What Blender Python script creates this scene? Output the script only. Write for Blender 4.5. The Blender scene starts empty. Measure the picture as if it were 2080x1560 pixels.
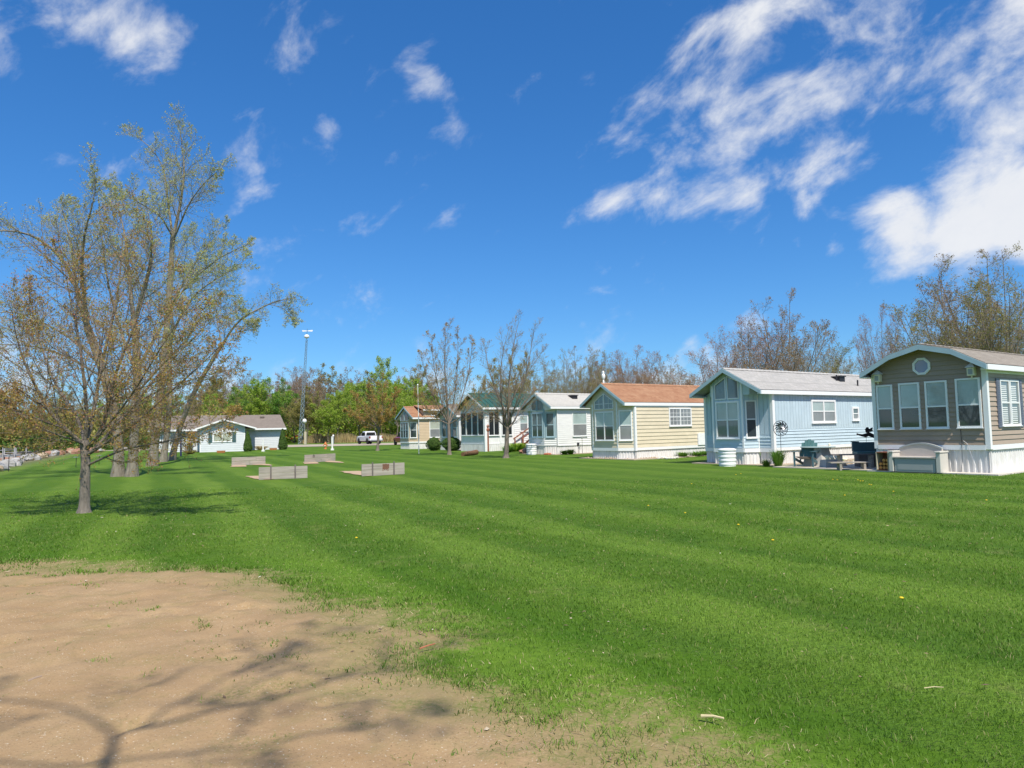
import bpy, math, random
import numpy as np
from mathutils import Matrix, Vector
R_ = math.radians
scene = bpy.context.scene
COL = scene.collection
# ------------------------------------------------------------------ camera
FPX, CX, CY, CAMH = 1442., 1040., 780., 1.6
PITCH = math.atan(94/1442.); ROLL = R_(-1.2)
cam_d = bpy.data.cameras.new('camera'); cam = bpy.data.objects.new('camera', cam_d); COL.objects.link(cam)
cam_d.sensor_width = 36; cam_d.lens = FPX/2080*36; cam_d.clip_end = 9000; cam_d.clip_start = .05
CM = Matrix.Rotation(math.pi/2+PITCH, 3, 'X') @ Matrix.Rotation(ROLL, 3, 'Z')
cam.matrix_world = Matrix.Translation((0, 0, CAMH)) @ CM.to_4x4()
scene.camera = cam
scene.cycles.max_bounces = 5; scene.cycles.diffuse_bounces = 3; scene.cycles.glossy_bounces = 2; scene.cycles.transmission_bounces = 3
# ------------------------------------------------------------------ light
SUN_AZ = (0.37, -0.929)           # horizontal direction towards the sun
SUN_EL = R_(55)
sun_d = bpy.data.lights.new('sun', 'SUN'); sun_d.energy = 5.0; sun_d.angle = R_(.53); sun_d.color = (1, .93, .82)
sun = bpy.data.objects.new('sun', sun_d); COL.objects.link(sun)
sv = Vector((SUN_AZ[0]*math.cos(SUN_EL), SUN_AZ[1]*math.cos(SUN_EL), math.sin(SUN_EL)))
sun.rotation_euler = sv.to_track_quat('Z', 'Y').to_euler(); sun.location = (20, -40, 60)
vs = scene.view_settings
vs.view_transform = 'Standard'; vs.look = 'None'; vs.exposure = 0.20; vs.gamma = 1; vs.use_curve_mapping = False
SKY_STRENGTH = .105

def pray(px, py):
    return CM @ Vector(((px-CX)/FPX, -(py-CY)/FPX, -1))
def G(px, py, z=0.):                 # pixel of the photograph -> point on the ground
    d = pray(px, py); t = (z-CAMH)/d.z
    return Vector((d.x*t, d.y*t, z))
def AT(px, py, Y):                   # pixel -> point at distance Y ahead
    d = pray(px, py); t = Y/d.y
    return Vector((d.x*t, Y, CAMH+d.z*t))

# ------------------------------------------------------------------ node helpers
class NT:
    def __init__(s, nt): s.nt = nt; s.N = nt.nodes; s.L = nt.links
    def n(s, typ, **kw):
        nd = s.N.new(typ)
        for k, v in kw.items(): setattr(nd, k, v)
        return nd
    def set(s, sock, v):
        if hasattr(v, 'is_linked') or isinstance(v, bpy.types.NodeSocket): s.L.new(v, sock)
        else: sock.default_value = v
    def math(s, op, a, b=0., c=0., clamp=False):
        nd = s.n('ShaderNodeMath', operation=op); nd.use_clamp = clamp
        for i, v in enumerate((a, b, c)): s.set(nd.inputs[i], v)
        return nd.outputs[0]
    def vmath(s, op, a, b=(0, 0, 0)):
        nd = s.n('ShaderNodeVectorMath', operation=op); s.set(nd.inputs[0], a); s.set(nd.inputs[1], b)
        return nd.outputs['Value'] if op in ('DOT_PRODUCT', 'LENGTH', 'DISTANCE') else nd.outputs[0]
    def mix(s, f, a, b, bt='MIX'):
        nd = s.n('ShaderNodeMix', data_type='RGBA', blend_type=bt)
        s.set(nd.inputs[0], f); s.set(nd.inputs[6], a); s.set(nd.inputs[7], b)
        return nd.outputs[2]
    def noise(s, vec, scale, detail=3., rough=.55, dist=0.):
        nd = s.n('ShaderNodeTexNoise'); s.set(nd.inputs['Vector'], vec)
        nd.inputs['Scale'].default_value = scale; nd.inputs['Detail'].default_value = detail
        nd.inputs['Roughness'].default_value = rough; nd.inputs['Distortion'].default_value = dist
        return nd.outputs[0]
    def ramp(s, f, stops):
        nd = s.n('ShaderNodeValToRGB'); s.set(nd.inputs[0], f); e = nd.color_ramp.elements
        while len(e) < len(stops): e.new(.5)
        for i, (p, c) in enumerate(stops): e[i].position = p; e[i].color = (*c[:3], 1)
        return nd.outputs[0]
    def mapr(s, v, a, b, c=0., d=1., smooth=False):
        nd = s.n('ShaderNodeMapRange'); nd.interpolation_type = 'SMOOTHSTEP' if smooth else 'LINEAR'
        for i, x in enumerate((v, a, b, c, d)): s.set(nd.inputs[i], x)
        return nd.outputs[0]
def rgba(c): return (c[0], c[1], c[2], 1.)

# ------------------------------------------------------------------ world: Nishita sky with procedural clouds
world = bpy.data.worlds.new('World'); scene.world = world; world.use_nodes = True
world.cycles.sampling_method = 'MANUAL'; world.cycles.sample_map_resolution = 256
w = NT(world.node_tree); w.N.clear()
sky = w.n('ShaderNodeTexSky', sky_type='NISHITA'); sky.sun_disc = False
sky.sun_elevation = SUN_EL; sky.sun_rotation = math.atan2(SUN_AZ[0], SUN_AZ[1])
sky.air_density = 1.0; sky.dust_density = .25; sky.ozone_density = 1.6; sky.altitude = 200
hs = w.n('ShaderNodeHueSaturation'); hs.inputs['Saturation'].default_value = 1.31; hs.inputs['Value'].default_value = 1.0
w.L.new(sky.outputs[0], hs.inputs['Color'])
tc = w.n('ShaderNodeTexCoord'); D = tc.outputs['Generated']
sx = w.n('ShaderNodeSeparateXYZ'); w.L.new(D, sx.inputs[0])
dsx = w.n('ShaderNodeCombineXYZ'); w.set(dsx.inputs[0], w.math('MULTIPLY', w.vmath('DOT_PRODUCT', D, (.86, 0, .51)), .74)); w.set(dsx.inputs[1], sx.outputs[1]); w.set(dsx.inputs[2], w.math('MULTIPLY', w.vmath('DOT_PRODUCT', D, (-.51, 0, .86)), 1.3)); DS = dsx.outputs[0]
n1 = w.noise(DS, 11., 8., .60, .25)
n2 = w.noise(DS, 2.6, 3., .5, 0.)
# cloud banks: centre pixel, radius (px), weight
CLOUDS = [(60,15,100,.54),(150,30,80,.42),(250,50,75,.44),(330,75,65,.36),(20,120,75,.5),(600,125,75,.46),(700,70,80,.34),(685,178,60,.48),(725,145,55,.40),(890,165,80,.44),(935,272,60,.42),(665,255,50,.52),(675,310,45,.36),
 (1550,30,200,.62),(1750,15,180,.62),(1500,70,130,.35),(1620,170,130,.55),(1700,110,140,.55),(1430,195,70,.45),(1350,260,110,.40),(1500,265,140,.58),(1610,250,130,.55),(1460,310,110,.45),(1490,375,130,.55),(1620,335,110,.46),(1290,290,60,.34),(1330,380,80,.42),(1270,410,80,.3),(1720,335,80,.26),
 (2060,120,150,.75),(1990,180,130,.62),(2080,260,150,.80),(2030,330,100,.60),(1960,410,110,.9),(2060,410,130,1.1),(1860,465,110,1.0),(1960,460,120,1.1),(2080,460,110,1.1),(1800,495,60,.7),(1690,508,36,.52),(1620,495,30,.35),
 (1525,655,42,.55),(1490,660,25,.3),(1475,525,50,.22),(1020,470,30,.4),(740,575,60,.22),(560,560,90,.18),(1320,530,60,.15)]
cov = None
for (px, py, rr, wt) in CLOUDS:
    d = pray(px, py).normalized(); rad = rr/FPX*.95
    dst = w.vmath('DISTANCE', D, tuple(d))
    g = w.mapr(dst, rad*1.35, 0., 0., wt*.92, True)
    cov = g if cov is None else w.math('MAXIMUM', cov, g)
horizon = w.mapr(sx.outputs[2], .0, .17, .52, 0., True)
cov = w.math('MAXIMUM', cov, horizon)
cov = w.math('MAXIMUM', cov, w.mapr(sx.outputs[1], .40, -.05, 0., .40, True))      # unseen cloud added round the rest of the sky to whiten the ambient light
cov = w.math('ADD', cov, w.math('MULTIPLY', w.math('SUBTRACT', n2, .5), .25))
a0 = w.math('ADD', w.math('MULTIPLY', w.math('SUBTRACT', n1, .5), 2.3), cov)
alpha = w.mapr(a0, .20, .98, 0., .95, True)
shade = w.mapr(w.noise(DS, 11., 5., .6), .30, .70, .70, 1.0)
ccol = w.mix(shade, (4.8, 5.4, 6.5, 1), (7.4, 7.5, 7.7, 1))
gm_ = w.n('ShaderNodeGamma'); gm_.inputs[1].default_value = .76; w.L.new(hs.outputs[0], gm_.inputs[0])
skc = w.mix(1., gm_.outputs[0], (.66, 1.20, 1.80, 1), 'MULTIPLY')
fin = w.mix(alpha, skc, ccol)
bg = w.n('ShaderNodeBackground'); bg.inputs[1].default_value = SKY_STRENGTH; w.L.new(fin, bg.inputs[0])
out = w.n('ShaderNodeOutputWorld'); w.L.new(bg.outputs[0], out.inputs[0])

# ------------------------------------------------------------------ materials
MATS = {}
def mat(name, col, rough=.6, var=.12, scale=5., bump=0., bscale=60., metal=0., spec=.4, coat=0., col2=None, stretch=None, bdist=.01):
    m = bpy.data.materials.new(name); m.use_nodes = True; t = NT(m.node_tree); b = t.N['Principled BSDF']
    tcn = t.n('ShaderNodeTexCoord'); oi = t.n('ShaderNodeObjectInfo')
    v = t.vmath('ADD', tcn.outputs['Object'], t.vmath('SCALE', (17, 31, 11)) if False else (0, 0, 0))
    off = t.n('ShaderNodeCombineXYZ'); t.set(off.inputs[0], t.math('MULTIPLY', oi.outputs['Random'], 37.)); t.set(off.inputs[1], t.math('MULTIPLY', oi.outputs['Random'], 91.))
    v = t.vmath('ADD', v, off.outputs[0])
    if stretch:
        v = t.vmath('MULTIPLY', v, stretch)
    f = t.mapr(t.noise(v, scale, 5., .6), .25, .75)
    c2 = col2 or tuple(min(1, c*(1+var)) for c in col)
    c1 = tuple(c*(1-var) for c in col)
    t.set(b.inputs['Base Color'], t.mix(f, rgba(c1), rgba(c2)))
    t.set(b.inputs['Roughness'], t.mapr(f, 0, 1, min(1, rough+.06), max(0.02, rough-.06)))
    b.inputs['Metallic'].default_value = metal; b.inputs['Specular IOR Level'].default_value = spec
    b.inputs['Coat Weight'].default_value = coat; b.inputs['Coat Roughness'].default_value = .03; b.inputs['Coat IOR'].default_value = 1.8 if coat == 1. else 1.5
    if bump:
        bn = t.n('ShaderNodeBump'); bn.inputs['Strength'].default_value = bump; bn.inputs['Distance'].default_value = bdist
        t.set(bn.inputs['Height'], t.noise(v, bscale, 4., .6)); t.L.new(bn.outputs[0], b.inputs['Normal'])
    MATS[name] = m
    return m
def leafmat(name, stops, trans=.42, rough=.6, gain=1.25):
    stops = [(p, tuple(min(.8, x*gain) for x in c)) for p, c in stops]
    m = bpy.data.materials.new(name); m.use_nodes = True; t = NT(m.node_tree); b = t.N['Principled BSDF']
    g = t.n('ShaderNodeNewGeometry'); oi = t.n('ShaderNodeObjectInfo')
    c = t.ramp(g.outputs['Random Per Island'], stops)
    c = t.mix(t.mapr(oi.outputs['Random'], 0, 1, 0, .35), c, t.mix(1., c, (.8, 1.05, .7, 1), 'MULTIPLY'))
    t.set(b.inputs['Base Color'], c); b.inputs['Roughness'].default_value = rough; b.inputs['Specular IOR Level'].default_value = .25
    tr = t.n('ShaderNodeBsdfTranslucent'); t.set(tr.inputs[0], c)
    mx = t.n('ShaderNodeMixShader'); mx.inputs[0].default_value = trans
    t.L.new(b.outputs[0], mx.inputs[1]); t.L.new(tr.outputs[0], mx.inputs[2]); t.L.new(mx.outputs[0], t.N['Material Output'].inputs[0])
    MATS[name] = m
    return m

# ------------------------------------------------------------------ mesh builder
class MB:
    def __init__(s): s.v = []; s.f = []; s.fm = []; s.m = 0
    def add(s, vs, fs):
        o = len(s.v); s.v += [tuple(v) for v in vs]
        for f in fs: s.f.append([i+o for i in f]); s.fm.append(s.m)
        return s
    def box(s, x0, x1, y0, y1, z0, z1):
        return s.add([(x0,y0,z0),(x1,y0,z0),(x1,y1,z0),(x0,y1,z0),(x0,y0,z1),(x1,y0,z1),(x1,y1,z1),(x0,y1,z1)],
                     [(3,2,1,0),(4,5,6,7),(0,1,5,4),(1,2,6,5),(2,3,7,6),(3,0,4,7)])
    def bbox(s, x0, x1, y0, y1, z0, z1, b=.01):      # box with chamfered vertical and top edges
        xs = [(x0+b,y0),(x1-b,y0),(x1,y0+b),(x1,y1-b),(x1-b,y1),(x0+b,y1),(x0,y1-b),(x0,y0+b)]
        cx, cy = (x0+x1)/2, (y0+y1)/2
        sh = lambda p: (p[0]+(b if p[0] < cx else -b), p[1]+(b if p[1] < cy else -b))
        vs = [(x,y,z0) for x,y in xs]+[(x,y,z1-b) for x,y in xs]+[(*sh(p),z1) for p in xs]
        fs = [tuple(range(7,-1,-1)), tuple(range(16,24))]
        for k in (0, 8):
            for i in range(8): j = (i+1) % 8; fs.append((k+i,k+j,k+8+j,k+8+i))
        return s.add(vs, fs)
    def quadbox(s, a, b, c, d, n):       # quad a b c d thickened along vector n
        a, b, c, d, n = map(Vector, (a, b, c, d, n)); q = [a,b,c,d]
        return s.add([p for p in q]+[p+n for p in q], [(3,2,1,0),(4,5,6,7),(0,1,5,4),(1,2,6,5),(2,3,7,6),(3,0,4,7)])
    def prism(s, poly, axis, a, b):      # 2d polygon extruded along an axis from a to b
        n = len(poly)
        def pt(p, t): return {'x': (t,p[0],p[1]), 'y': (p[0],t,p[1]), 'z': (p[0],p[1],t)}[axis]
        vs = [pt(p, a) for p in poly]+[pt(p, b) for p in poly]
        return s.add(vs, [tuple(range(n-1,-1,-1)), tuple(range(n,2*n))]+[(i,(i+1)%n,n+(i+1)%n,n+i) for i in range(n)])
    def tube(s, pts, r, k=6, cap=True):
        pts = [Vector(p) for p in pts]; n = len(pts); o = len(s.v)
        rr = r if isinstance(r, (list, tuple)) else [r]*n
        ref = None
        for i, p in enumerate(pts):
            t = (pts[min(i+1,n-1)]-pts[max(i-1,0)]).normalized()
            if ref is None: ref = Vector((0,0,1)) if abs(t.z) < .9 else Vector((1,0,0))
            a = (ref-t*ref.dot(t)).normalized(); b = t.cross(a); ref = a
            for j in range(k):
                an = 2*math.pi*j/k; s.v.append(tuple(p+(a*math.cos(an)+b*math.sin(an))*rr[i]))
        for i in range(n-1):
            for j in range(k):
                s.f.append([o+i*k+j, o+i*k+(j+1)%k, o+(i+1)*k+(j+1)%k, o+(i+1)*k+j]); s.fm.append(s.m)
        if cap:
            s.f.append([o+j for j in range(k-1,-1,-1)]); s.fm.append(s.m)
            s.f.append([o+(n-1)*k+j for j in range(k)]); s.fm.append(s.m)
        return s
    def lathe(s, prof, k=16, c=(0,0,0), axis='z'):
        o = len(s.v)
        for (r, z) in prof:
            for j in range(k):
                an = 2*math.pi*j/k; x, y = r*math.cos(an), r*math.sin(an)
                p = {'z': (x,y,z), 'x': (z,x,y), 'y': (x,z,y)}[axis]
                s.v.append((p[0]+c[0], p[1]+c[1], p[2]+c[2]))
        n = len(prof)
        for i in range(n-1):
            for j in range(k):
                s.f.append([o+i*k+j, o+i*k+(j+1)%k, o+(i+1)*k+(j+1)%k, o+(i+1)*k+j]); s.fm.append(s.m)
        s.f.append([o+j for j in range(k-1,-1,-1)]); s.fm.append(s.m)
        s.f.append([o+(n-1)*k+j for j in range(k)]); s.fm.append(s.m)
        return s
    def mesh(s, name, mats, smooth=False):
        me = bpy.data.meshes.new(name); me.from_pydata(s.v, [], s.f)
        mats = mats if isinstance(mats, (list, tuple)) else [mats]
        for m in mats: me.materials.append(MATS[m] if isinstance(m, str) else m)
        if len(mats) > 1: me.polygons.foreach_set('material_index', s.fm)
        if smooth: me.polygons.foreach_set('use_smooth', [True]*len(me.polygons))
        me.update(); return me
    def build(s, name, mats, parent=None, smooth=False, loc=None):
        return link(name, s.mesh(name, mats, smooth), parent, loc)
def link(name, me, parent=None, loc=None):
    o = bpy.data.objects.new(name, me); COL.objects.link(o)
    if parent: o.parent = parent
    if loc is not None: o.location = loc
    return o
def tag(o, label=None, cat=None, group=None, kind=None):
    if label: o['label'] = label
    if cat: o['category'] = cat
    if group: o['group'] = group
    if kind: o['kind'] = kind
    return o
def thing(name, label, cat, loc=(0,0,0), rotz=0., group=None):
    o = bpy.data.objects.new(name, None); COL.objects.link(o); o.empty_display_size = .2
    o.location = loc; o.rotation_euler = (0, 0, rotz)
    return tag(o, label, cat, group)
def npmesh(name, V, F, mats, smooth=False, mi=None):        # numpy verts and faces (tri or quad array)
    me = bpy.data.meshes.new(name); V = np.asarray(V, np.float32); F = np.asarray(F, np.int32); k = F.shape[1]
    me.vertices.add(len(V)); me.vertices.foreach_set('co', V.ravel())
    me.loops.add(F.size); me.loops.foreach_set('vertex_index', F.ravel())
    me.polygons.add(len(F)); me.polygons.foreach_set('loop_start', np.arange(0, F.size, k, dtype=np.int32))
    if smooth: me.polygons.foreach_set('use_smooth', np.ones(len(F), bool))
    for m in (mats if isinstance(mats, (list, tuple)) else [mats]): me.materials.append(MATS[m] if isinstance(m, str) else m)
    if mi is not None: me.polygons.foreach_set('material_index', np.asarray(mi, np.int32))
    me.update(calc_edges=True); return me
def copy_tree(o, parent=None, **kw):
    c = o.copy(); COL.objects.link(c)
    if parent: c.parent = parent
    for ch in o.children: copy_tree(ch, c)
    return c

# plain value noise for placing things (numpy)
def vnoise(x, y, seed=0):
    x = np.asarray(x, float); y = np.asarray(y, float)
    xi = np.floor(x).astype(np.int64); yi = np.floor(y).astype(np.int64); xf = x-xi; yf = y-yi
    def h(a, b):
        n = (a*374761393+b*668265263+seed*974634777) & 0xffffffff
        n = ((n ^ (n >> 13))*1274126177) & 0xffffffff
        return ((n ^ (n >> 16)) & 0xffff)/65535.
    u = xf*xf*(3-2*xf); v = yf*yf*(3-2*yf)
    return (h(xi,yi)*(1-u)+h(xi+1,yi)*u)*(1-v)+(h(xi,yi+1)*(1-u)+h(xi+1,yi+1)*u)*v
def fbm(x, y, seed=0, o=4):
    s = 0; a = .5
    for i in range(o): s = s+a*vnoise(x*2**i, y*2**i, seed+i); a *= .5
    return s
# ------------------------------------------------------------------ lawn colour shared by ground sheet and blades
def lawn_colour(t, pos, gain=1.):
    gain *= 1.17
    sy_ = t.n('ShaderNodeSeparateXYZ'); t.L.new(pos, sy_.inputs[0]); nf = t.mapr(sy_.outputs[1], 15., 6., 0., 1., True)
    w_ = t.vmath('DOT_PRODUCT', pos, (.889, .457, 0))
    w_ = t.math('ADD', w_, t.math('MULTIPLY', nf, t.math('SUBTRACT', t.vmath('DOT_PRODUCT', pos, (-.055, .105, 0)), 1.03)))      # the mower's lines swing a little near the sand
    wob = t.math('MULTIPLY', t.math('SUBTRACT', t.noise(pos, .22, 2.), .5), 1.0)
    ph = t.math('MULTIPLY', t.math('ADD', t.math('SUBTRACT', w_, 1.75), wob), 2*math.pi/2.07)
    st = t.mapr(t.math('COSINE', ph), -.45, .85, 0., 1., True)  # mowing stripes: light and dark sheen of the leaning blades painted into the colour
    st = t.math('POWER', st, 1.1)
    big = t.mapr(t.noise(pos, .35, 4., .6), .3, .7)
    mid = t.mapr(t.noise(pos, 2.2, 4., .65), .3, .72)
    fine = t.mapr(t.noise(pos, 14., 4., .7), .25, .75)
    c = t.mix(big, rgba((.060*gain, .134*gain, .008*gain)), rgba((.090*gain, .170*gain, .010*gain)))
    amp = t.math('MULTIPLY', t.mapr(t.noise(pos, .16, 3., .6), .35, .65, .34, .76), t.mapr(w_, 5., 11., 1., .6))
    c = t.mix(t.math('MULTIPLY', st, amp), c, rgba((.185*gain, .288*gain, .036*gain)))
    trk = t.math('POWER', t.math('SUBTRACT', 1., t.math('ADD', t.math('MULTIPLY', t.math('COSINE', t.math('ADD', ph, .9)), .5), .5)), 7.)
    c = t.mix(t.math('MULTIPLY', trk, t.mapr(t.noise(pos, .5, 3.), .4, .6, .1, .6)), c, rgba((.036*gain, .10*gain, .007*gain)))
    al = t.n('ShaderNodeCombineXYZ'); t.set(al.inputs[0], t.math('MULTIPLY', w_, 1.6)); t.set(al.inputs[1], t.math('MULTIPLY', t.vmath('DOT_PRODUCT', pos, (-.457, .889, 0)), .35))
    c = t.mix(t.mapr(t.noise(al.outputs[0], 1.5, 5., .7), .40, .66, 0., .34), c, rgba((.048*gain, .125*gain, .010*gain)))
    c = t.mix(t.mapr(t.noise(pos, .8, 4., .65), .48, .70, 0., .45), c, rgba((.05*gain, .118*gain, .008*gain)))
    c = t.mix(t.math('MULTIPLY', mid, .36), c, rgba((.15*gain, .225*gain, .028*gain)))
    c = t.mix(t.mapr(t.noise(pos, 1.1, 5., .7), .58, .76, 0., .6), c, rgba((.235*gain, .24*gain, .085*gain)))
    return c, fine
m = bpy.data.materials.new('lawn'); m.use_nodes = True; t = NT(m.node_tree); b = t.N['Principled BSDF']
gp = t.n('ShaderNodeNewGeometry').outputs['Position']
c, fine = lawn_colour(t, gp)
c = t.mix(t.math('MULTIPLY', fine, .55), c, rgba((.035, .085, .008)))
at = t.n('ShaderNodeAttribute', attribute_name='sandy'); 
c = t.mix(at.outputs['Fac'], c, rgba((.27, .19, .10)))
at2 = t.n('ShaderNodeAttribute', attribute_name='bank')
c = t.mix(at2.outputs['Fac'], c, rgba((.21, .17, .11)))
t.set(b.inputs['Base Color'], c); b.inputs['Roughness'].default_value = .9; b.inputs['Specular IOR Level'].default_value = .15
bn = t.n('ShaderNodeBump'); bn.inputs['Strength'].default_value = .9; bn.inputs['Distance'].default_value = .05
t.set(bn.inputs['Height'], t.noise(gp, 22., 4., .7)); t.L.new(bn.outputs[0], b.inputs['Normal'])
MATS['lawn'] = m

m = bpy.data.materials.new('grass_blade'); m.use_nodes = True; t = NT(m.node_tree); b = t.N['Principled BSDF']
g = t.n('ShaderNodeNewGeometry'); c, fine = lawn_colour(t, g.outputs['Position'], 1.3)
rp = g.outputs['Random Per Island']
c = t.mix(t.mapr(rp, 0, 1, 0., .5), c, t.mix(1., c, (.55, .75, .6, 1), 'MULTIPLY'))
c = t.mix(t.mapr(rp, .90, .93, 0., .8), c, rgba((.36, .33, .14)))
t.set(b.inputs['Base Color'], c); b.inputs['Roughness'].default_value = .55; b.inputs['Specular IOR Level'].default_value = .3
tr = t.n('ShaderNodeBsdfTranslucent'); t.set(tr.inputs[0], c); mx = t.n('ShaderNodeMixShader'); mx.inputs[0].default_value = .35
t.L.new(b.outputs[0], mx.inputs[1]); t.L.new(tr.outputs[0], mx.inputs[2]); t.L.new(mx.outputs[0], t.N['Material Output'].inputs[0])
MATS['grass_blade'] = m

m = bpy.data.materials.new('sand'); m.use_nodes = True; t = NT(m.node_tree); b = t.N['Principled BSDF']
gp = t.n('ShaderNodeNewGeometry').outputs['Position']
c = t.mix(t.mapr(t.noise(gp, 1.3, 5., .6), .3, .7), rgba((.318, .214, .114)), rgba((.405, .282, .156)))
c = t.mix(t.mapr(t.noise(gp, 55., 3., .7), .5, .75, 0., .45), c, rgba((.26, .17, .09)))
c = t.mix(t.mapr(t.noise(gp, 85., 3., .6), .60, .68, 0., .75), c, rgba((.16, .105, .06)))
c = t.mix(t.mapr(t.noise(t.vmath('ADD', gp, (7, 3, 0)), 70., 3., .6), .64, .70, 0., .7), c, rgba((.72, .66, .56)))
c = t.mix(t.mapr(t.noise(t.vmath('ADD', gp, (2, 9, 0)), 3.4, 6., .75), .52, .70, 0., .55), c, rgba((.25, .20, .095)))
c = t.mix(t.mapr(t.noise(t.vmath('ADD', gp, (5, 1, 0)), .55, 4., .6), .5, .7, 0., .4), c, rgba((.27, .18, .10)))
ea = t.n('ShaderNodeAttribute', attribute_name='edge').outputs['Fac']
ef = t.math('ADD', ea, t.math('MULTIPLY', t.math('SUBTRACT', t.noise(gp, 7., 6., .75), .5), 1.5))
ef = t.math('ADD', ef, t.math('MULTIPLY', t.math('SUBTRACT', t.noise(gp, 45., 3., .7), .5), .8))
lc, lf = lawn_colour(t, gp); lc = t.mix(t.math('MULTIPLY', lf, .55), lc, rgba((.035, .085, .008)))
weed = t.mix(t.noise(gp, 30., 3.), rgba((.16, .17, .05)), rgba((.30, .25, .12)))
c = t.mix(t.math('MULTIPLY', t.mapr(ef, 1.2, .0, 0., 1., True), .6), c, weed)
pv = t.vmath('MULTIPLY', gp, (.8, 1.7, 1.)); pt = t.math('MULTIPLY', t.mapr(t.noise(pv, 1.3, 6., .7), .50, .66), t.mapr(ea, 3.2, .2, 0., .75)); c = t.mix(t.math('MULTIPLY', pt, t.mapr(t.noise(gp, 38., 3., .7), .40, .60)), c, rgba((.115, .15, .035)))
lc = t.mix(1., lc, (.82, .86, .8, 1), 'MULTIPLY')
c = t.mix(t.mapr(ef, .25, -.40, 0., 1., True), c, lc)
t.set(b.inputs['Base Color'], c); b.inputs['Roughness'].default_value = .95; b.inputs['Specular IOR Level'].default_value = .1
bn = t.n('ShaderNodeBump'); bn.inputs['Strength'].default_value = .55; bn.inputs['Distance'].default_value = .012
h = t.math('ADD', t.noise(gp, 60., 4., .7), t.math('MULTIPLY', t.noise(gp, 9., 4., .6), 1.6))
t.set(bn.inputs['Height'], h); t.L.new(bn.outputs[0], b.inputs['Normal']); MATS['sand'] = m

mat('gravel', (.40, .34, .26), .95, .2, 3., .6, 90)
mat('pad', (.52, .46, .38), .9, .15, 2., .3, 60)
mat('gravel_bed', (.46, .38, .29), .95, .25, 14., .9, 70, bdist=.03)
m = mat('water', (.03, .05, .05), .06, .1, .5, .25, 2.2, bdist=.05)

# sand polygon (ground metres), inside = sand
SP = np.array([(-40,9.5),(-16,10.2),(-10,9.7),(-6.6,9.25),(-4.6,9.0),(-3.1,8.45),(-2.0,7.5),(-1.05,6.2),(-.55,5.2),(0,4.5),(.55,3.85),(1.1,3.4),(1.9,2.3),(2.2,0),(2.4,-12),(-40,-12)])
def sand_sd(x, y):                     # signed distance, positive inside the sand
    x = np.asarray(x, float); y = np.asarray(y, float); d = np.full(x.shape, 1e9); ins = np.zeros(x.shape, bool)
    for i in range(len(SP)):
        (ax, ay), (bx, by) = SP[i], SP[(i+1) % len(SP)]
        ex, ey = bx-ax, by-ay; tt = np.clip(((x-ax)*ex+(y-ay)*ey)/(ex*ex+ey*ey), 0, 1)
        d = np.minimum(d, np.hypot(x-ax-tt*ex, y-ay-tt*ey))
        cnd = (ay > y) != (by > y); xx = ex*(y-ay)/(ey if ey != 0 else 1e-9)+ax
        ins ^= cnd & (x < xx)
    return np.where(ins, d, -d)
def sand_edge(x, y):
    return sand_sd(x, y)+(fbm(x*1.1, y*1.6, 5, 4)-.47)*1.3
def sstep(a, b, x): 
    q = np.clip((x-a)/(b-a), 0, 1); return q*q*(3-2*q)
def hgt(x, y):
    w_ = .889*x+.457*y
    basin = sstep(-8.2, -11.5, w_)*sstep(-60, -52, w_)*sstep(118, 104, y)*sstep(-60, -40, y)
    return -1.35*basin+.10*sstep(-2.5,-6.5,w_)*(fbm(x*.4,y*.4,9,3))-.02*basin+(fbm(x*.12, y*.12, 3, 3)-.45)*.10*sstep(3,9,np.hypot(x,y))*sstep(120,60,np.hypot(x,y))
def lines(dense0, dense1, step, far):
    a = np.arange(dense0, dense1+1e-6, step); g = [4, 10, 25, 60, 150, 400, 1000, far]
    return np.concatenate([[dense0-v for v in g[::-1]], a, [dense1+v for v in g]])
def grid(xs, ys, keep=None):
    X, Y = np.meshgrid(xs, ys); nx = len(xs); i = np.arange(len(ys)-1)[:, None]*nx+np.arange(nx-1)[None, :]
    F = np.stack([i, i+1, i+nx+1, i+nx], -1).reshape(-1, 4)
    return X.ravel(), Y.ravel(), F
xs = np.unique(np.concatenate([lines(-100, 60, 1.25, 4000), np.arange(-16, 8, .3)])); ys = np.unique(np.concatenate([lines(-30, 180, 1.25, 4000), np.arange(1, 13, .3)]))
X, Y, F = grid(xs, ys); Z = hgt(X, Y)
me = npmesh('lawn', np.stack([X, Y, Z], 1), F, 'lawn', True)
a = me.attributes.new('sandy', 'FLOAT', 'POINT'); a.data.foreach_set('value', (sstep(-.8, -.1, sand_edge(X, Y))*.5).astype(np.float32))
wv = .889*X+.457*Y
a = me.attributes.new('bank', 'FLOAT', 'POINT'); a.data.foreach_set('value', (sstep(-6.2, -8.6, wv)*sstep(-64, -60, wv)*sstep(122, 110, Y)).astype(np.float32))
lawn = tag(link('lawn', me), kind='structure')
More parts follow.
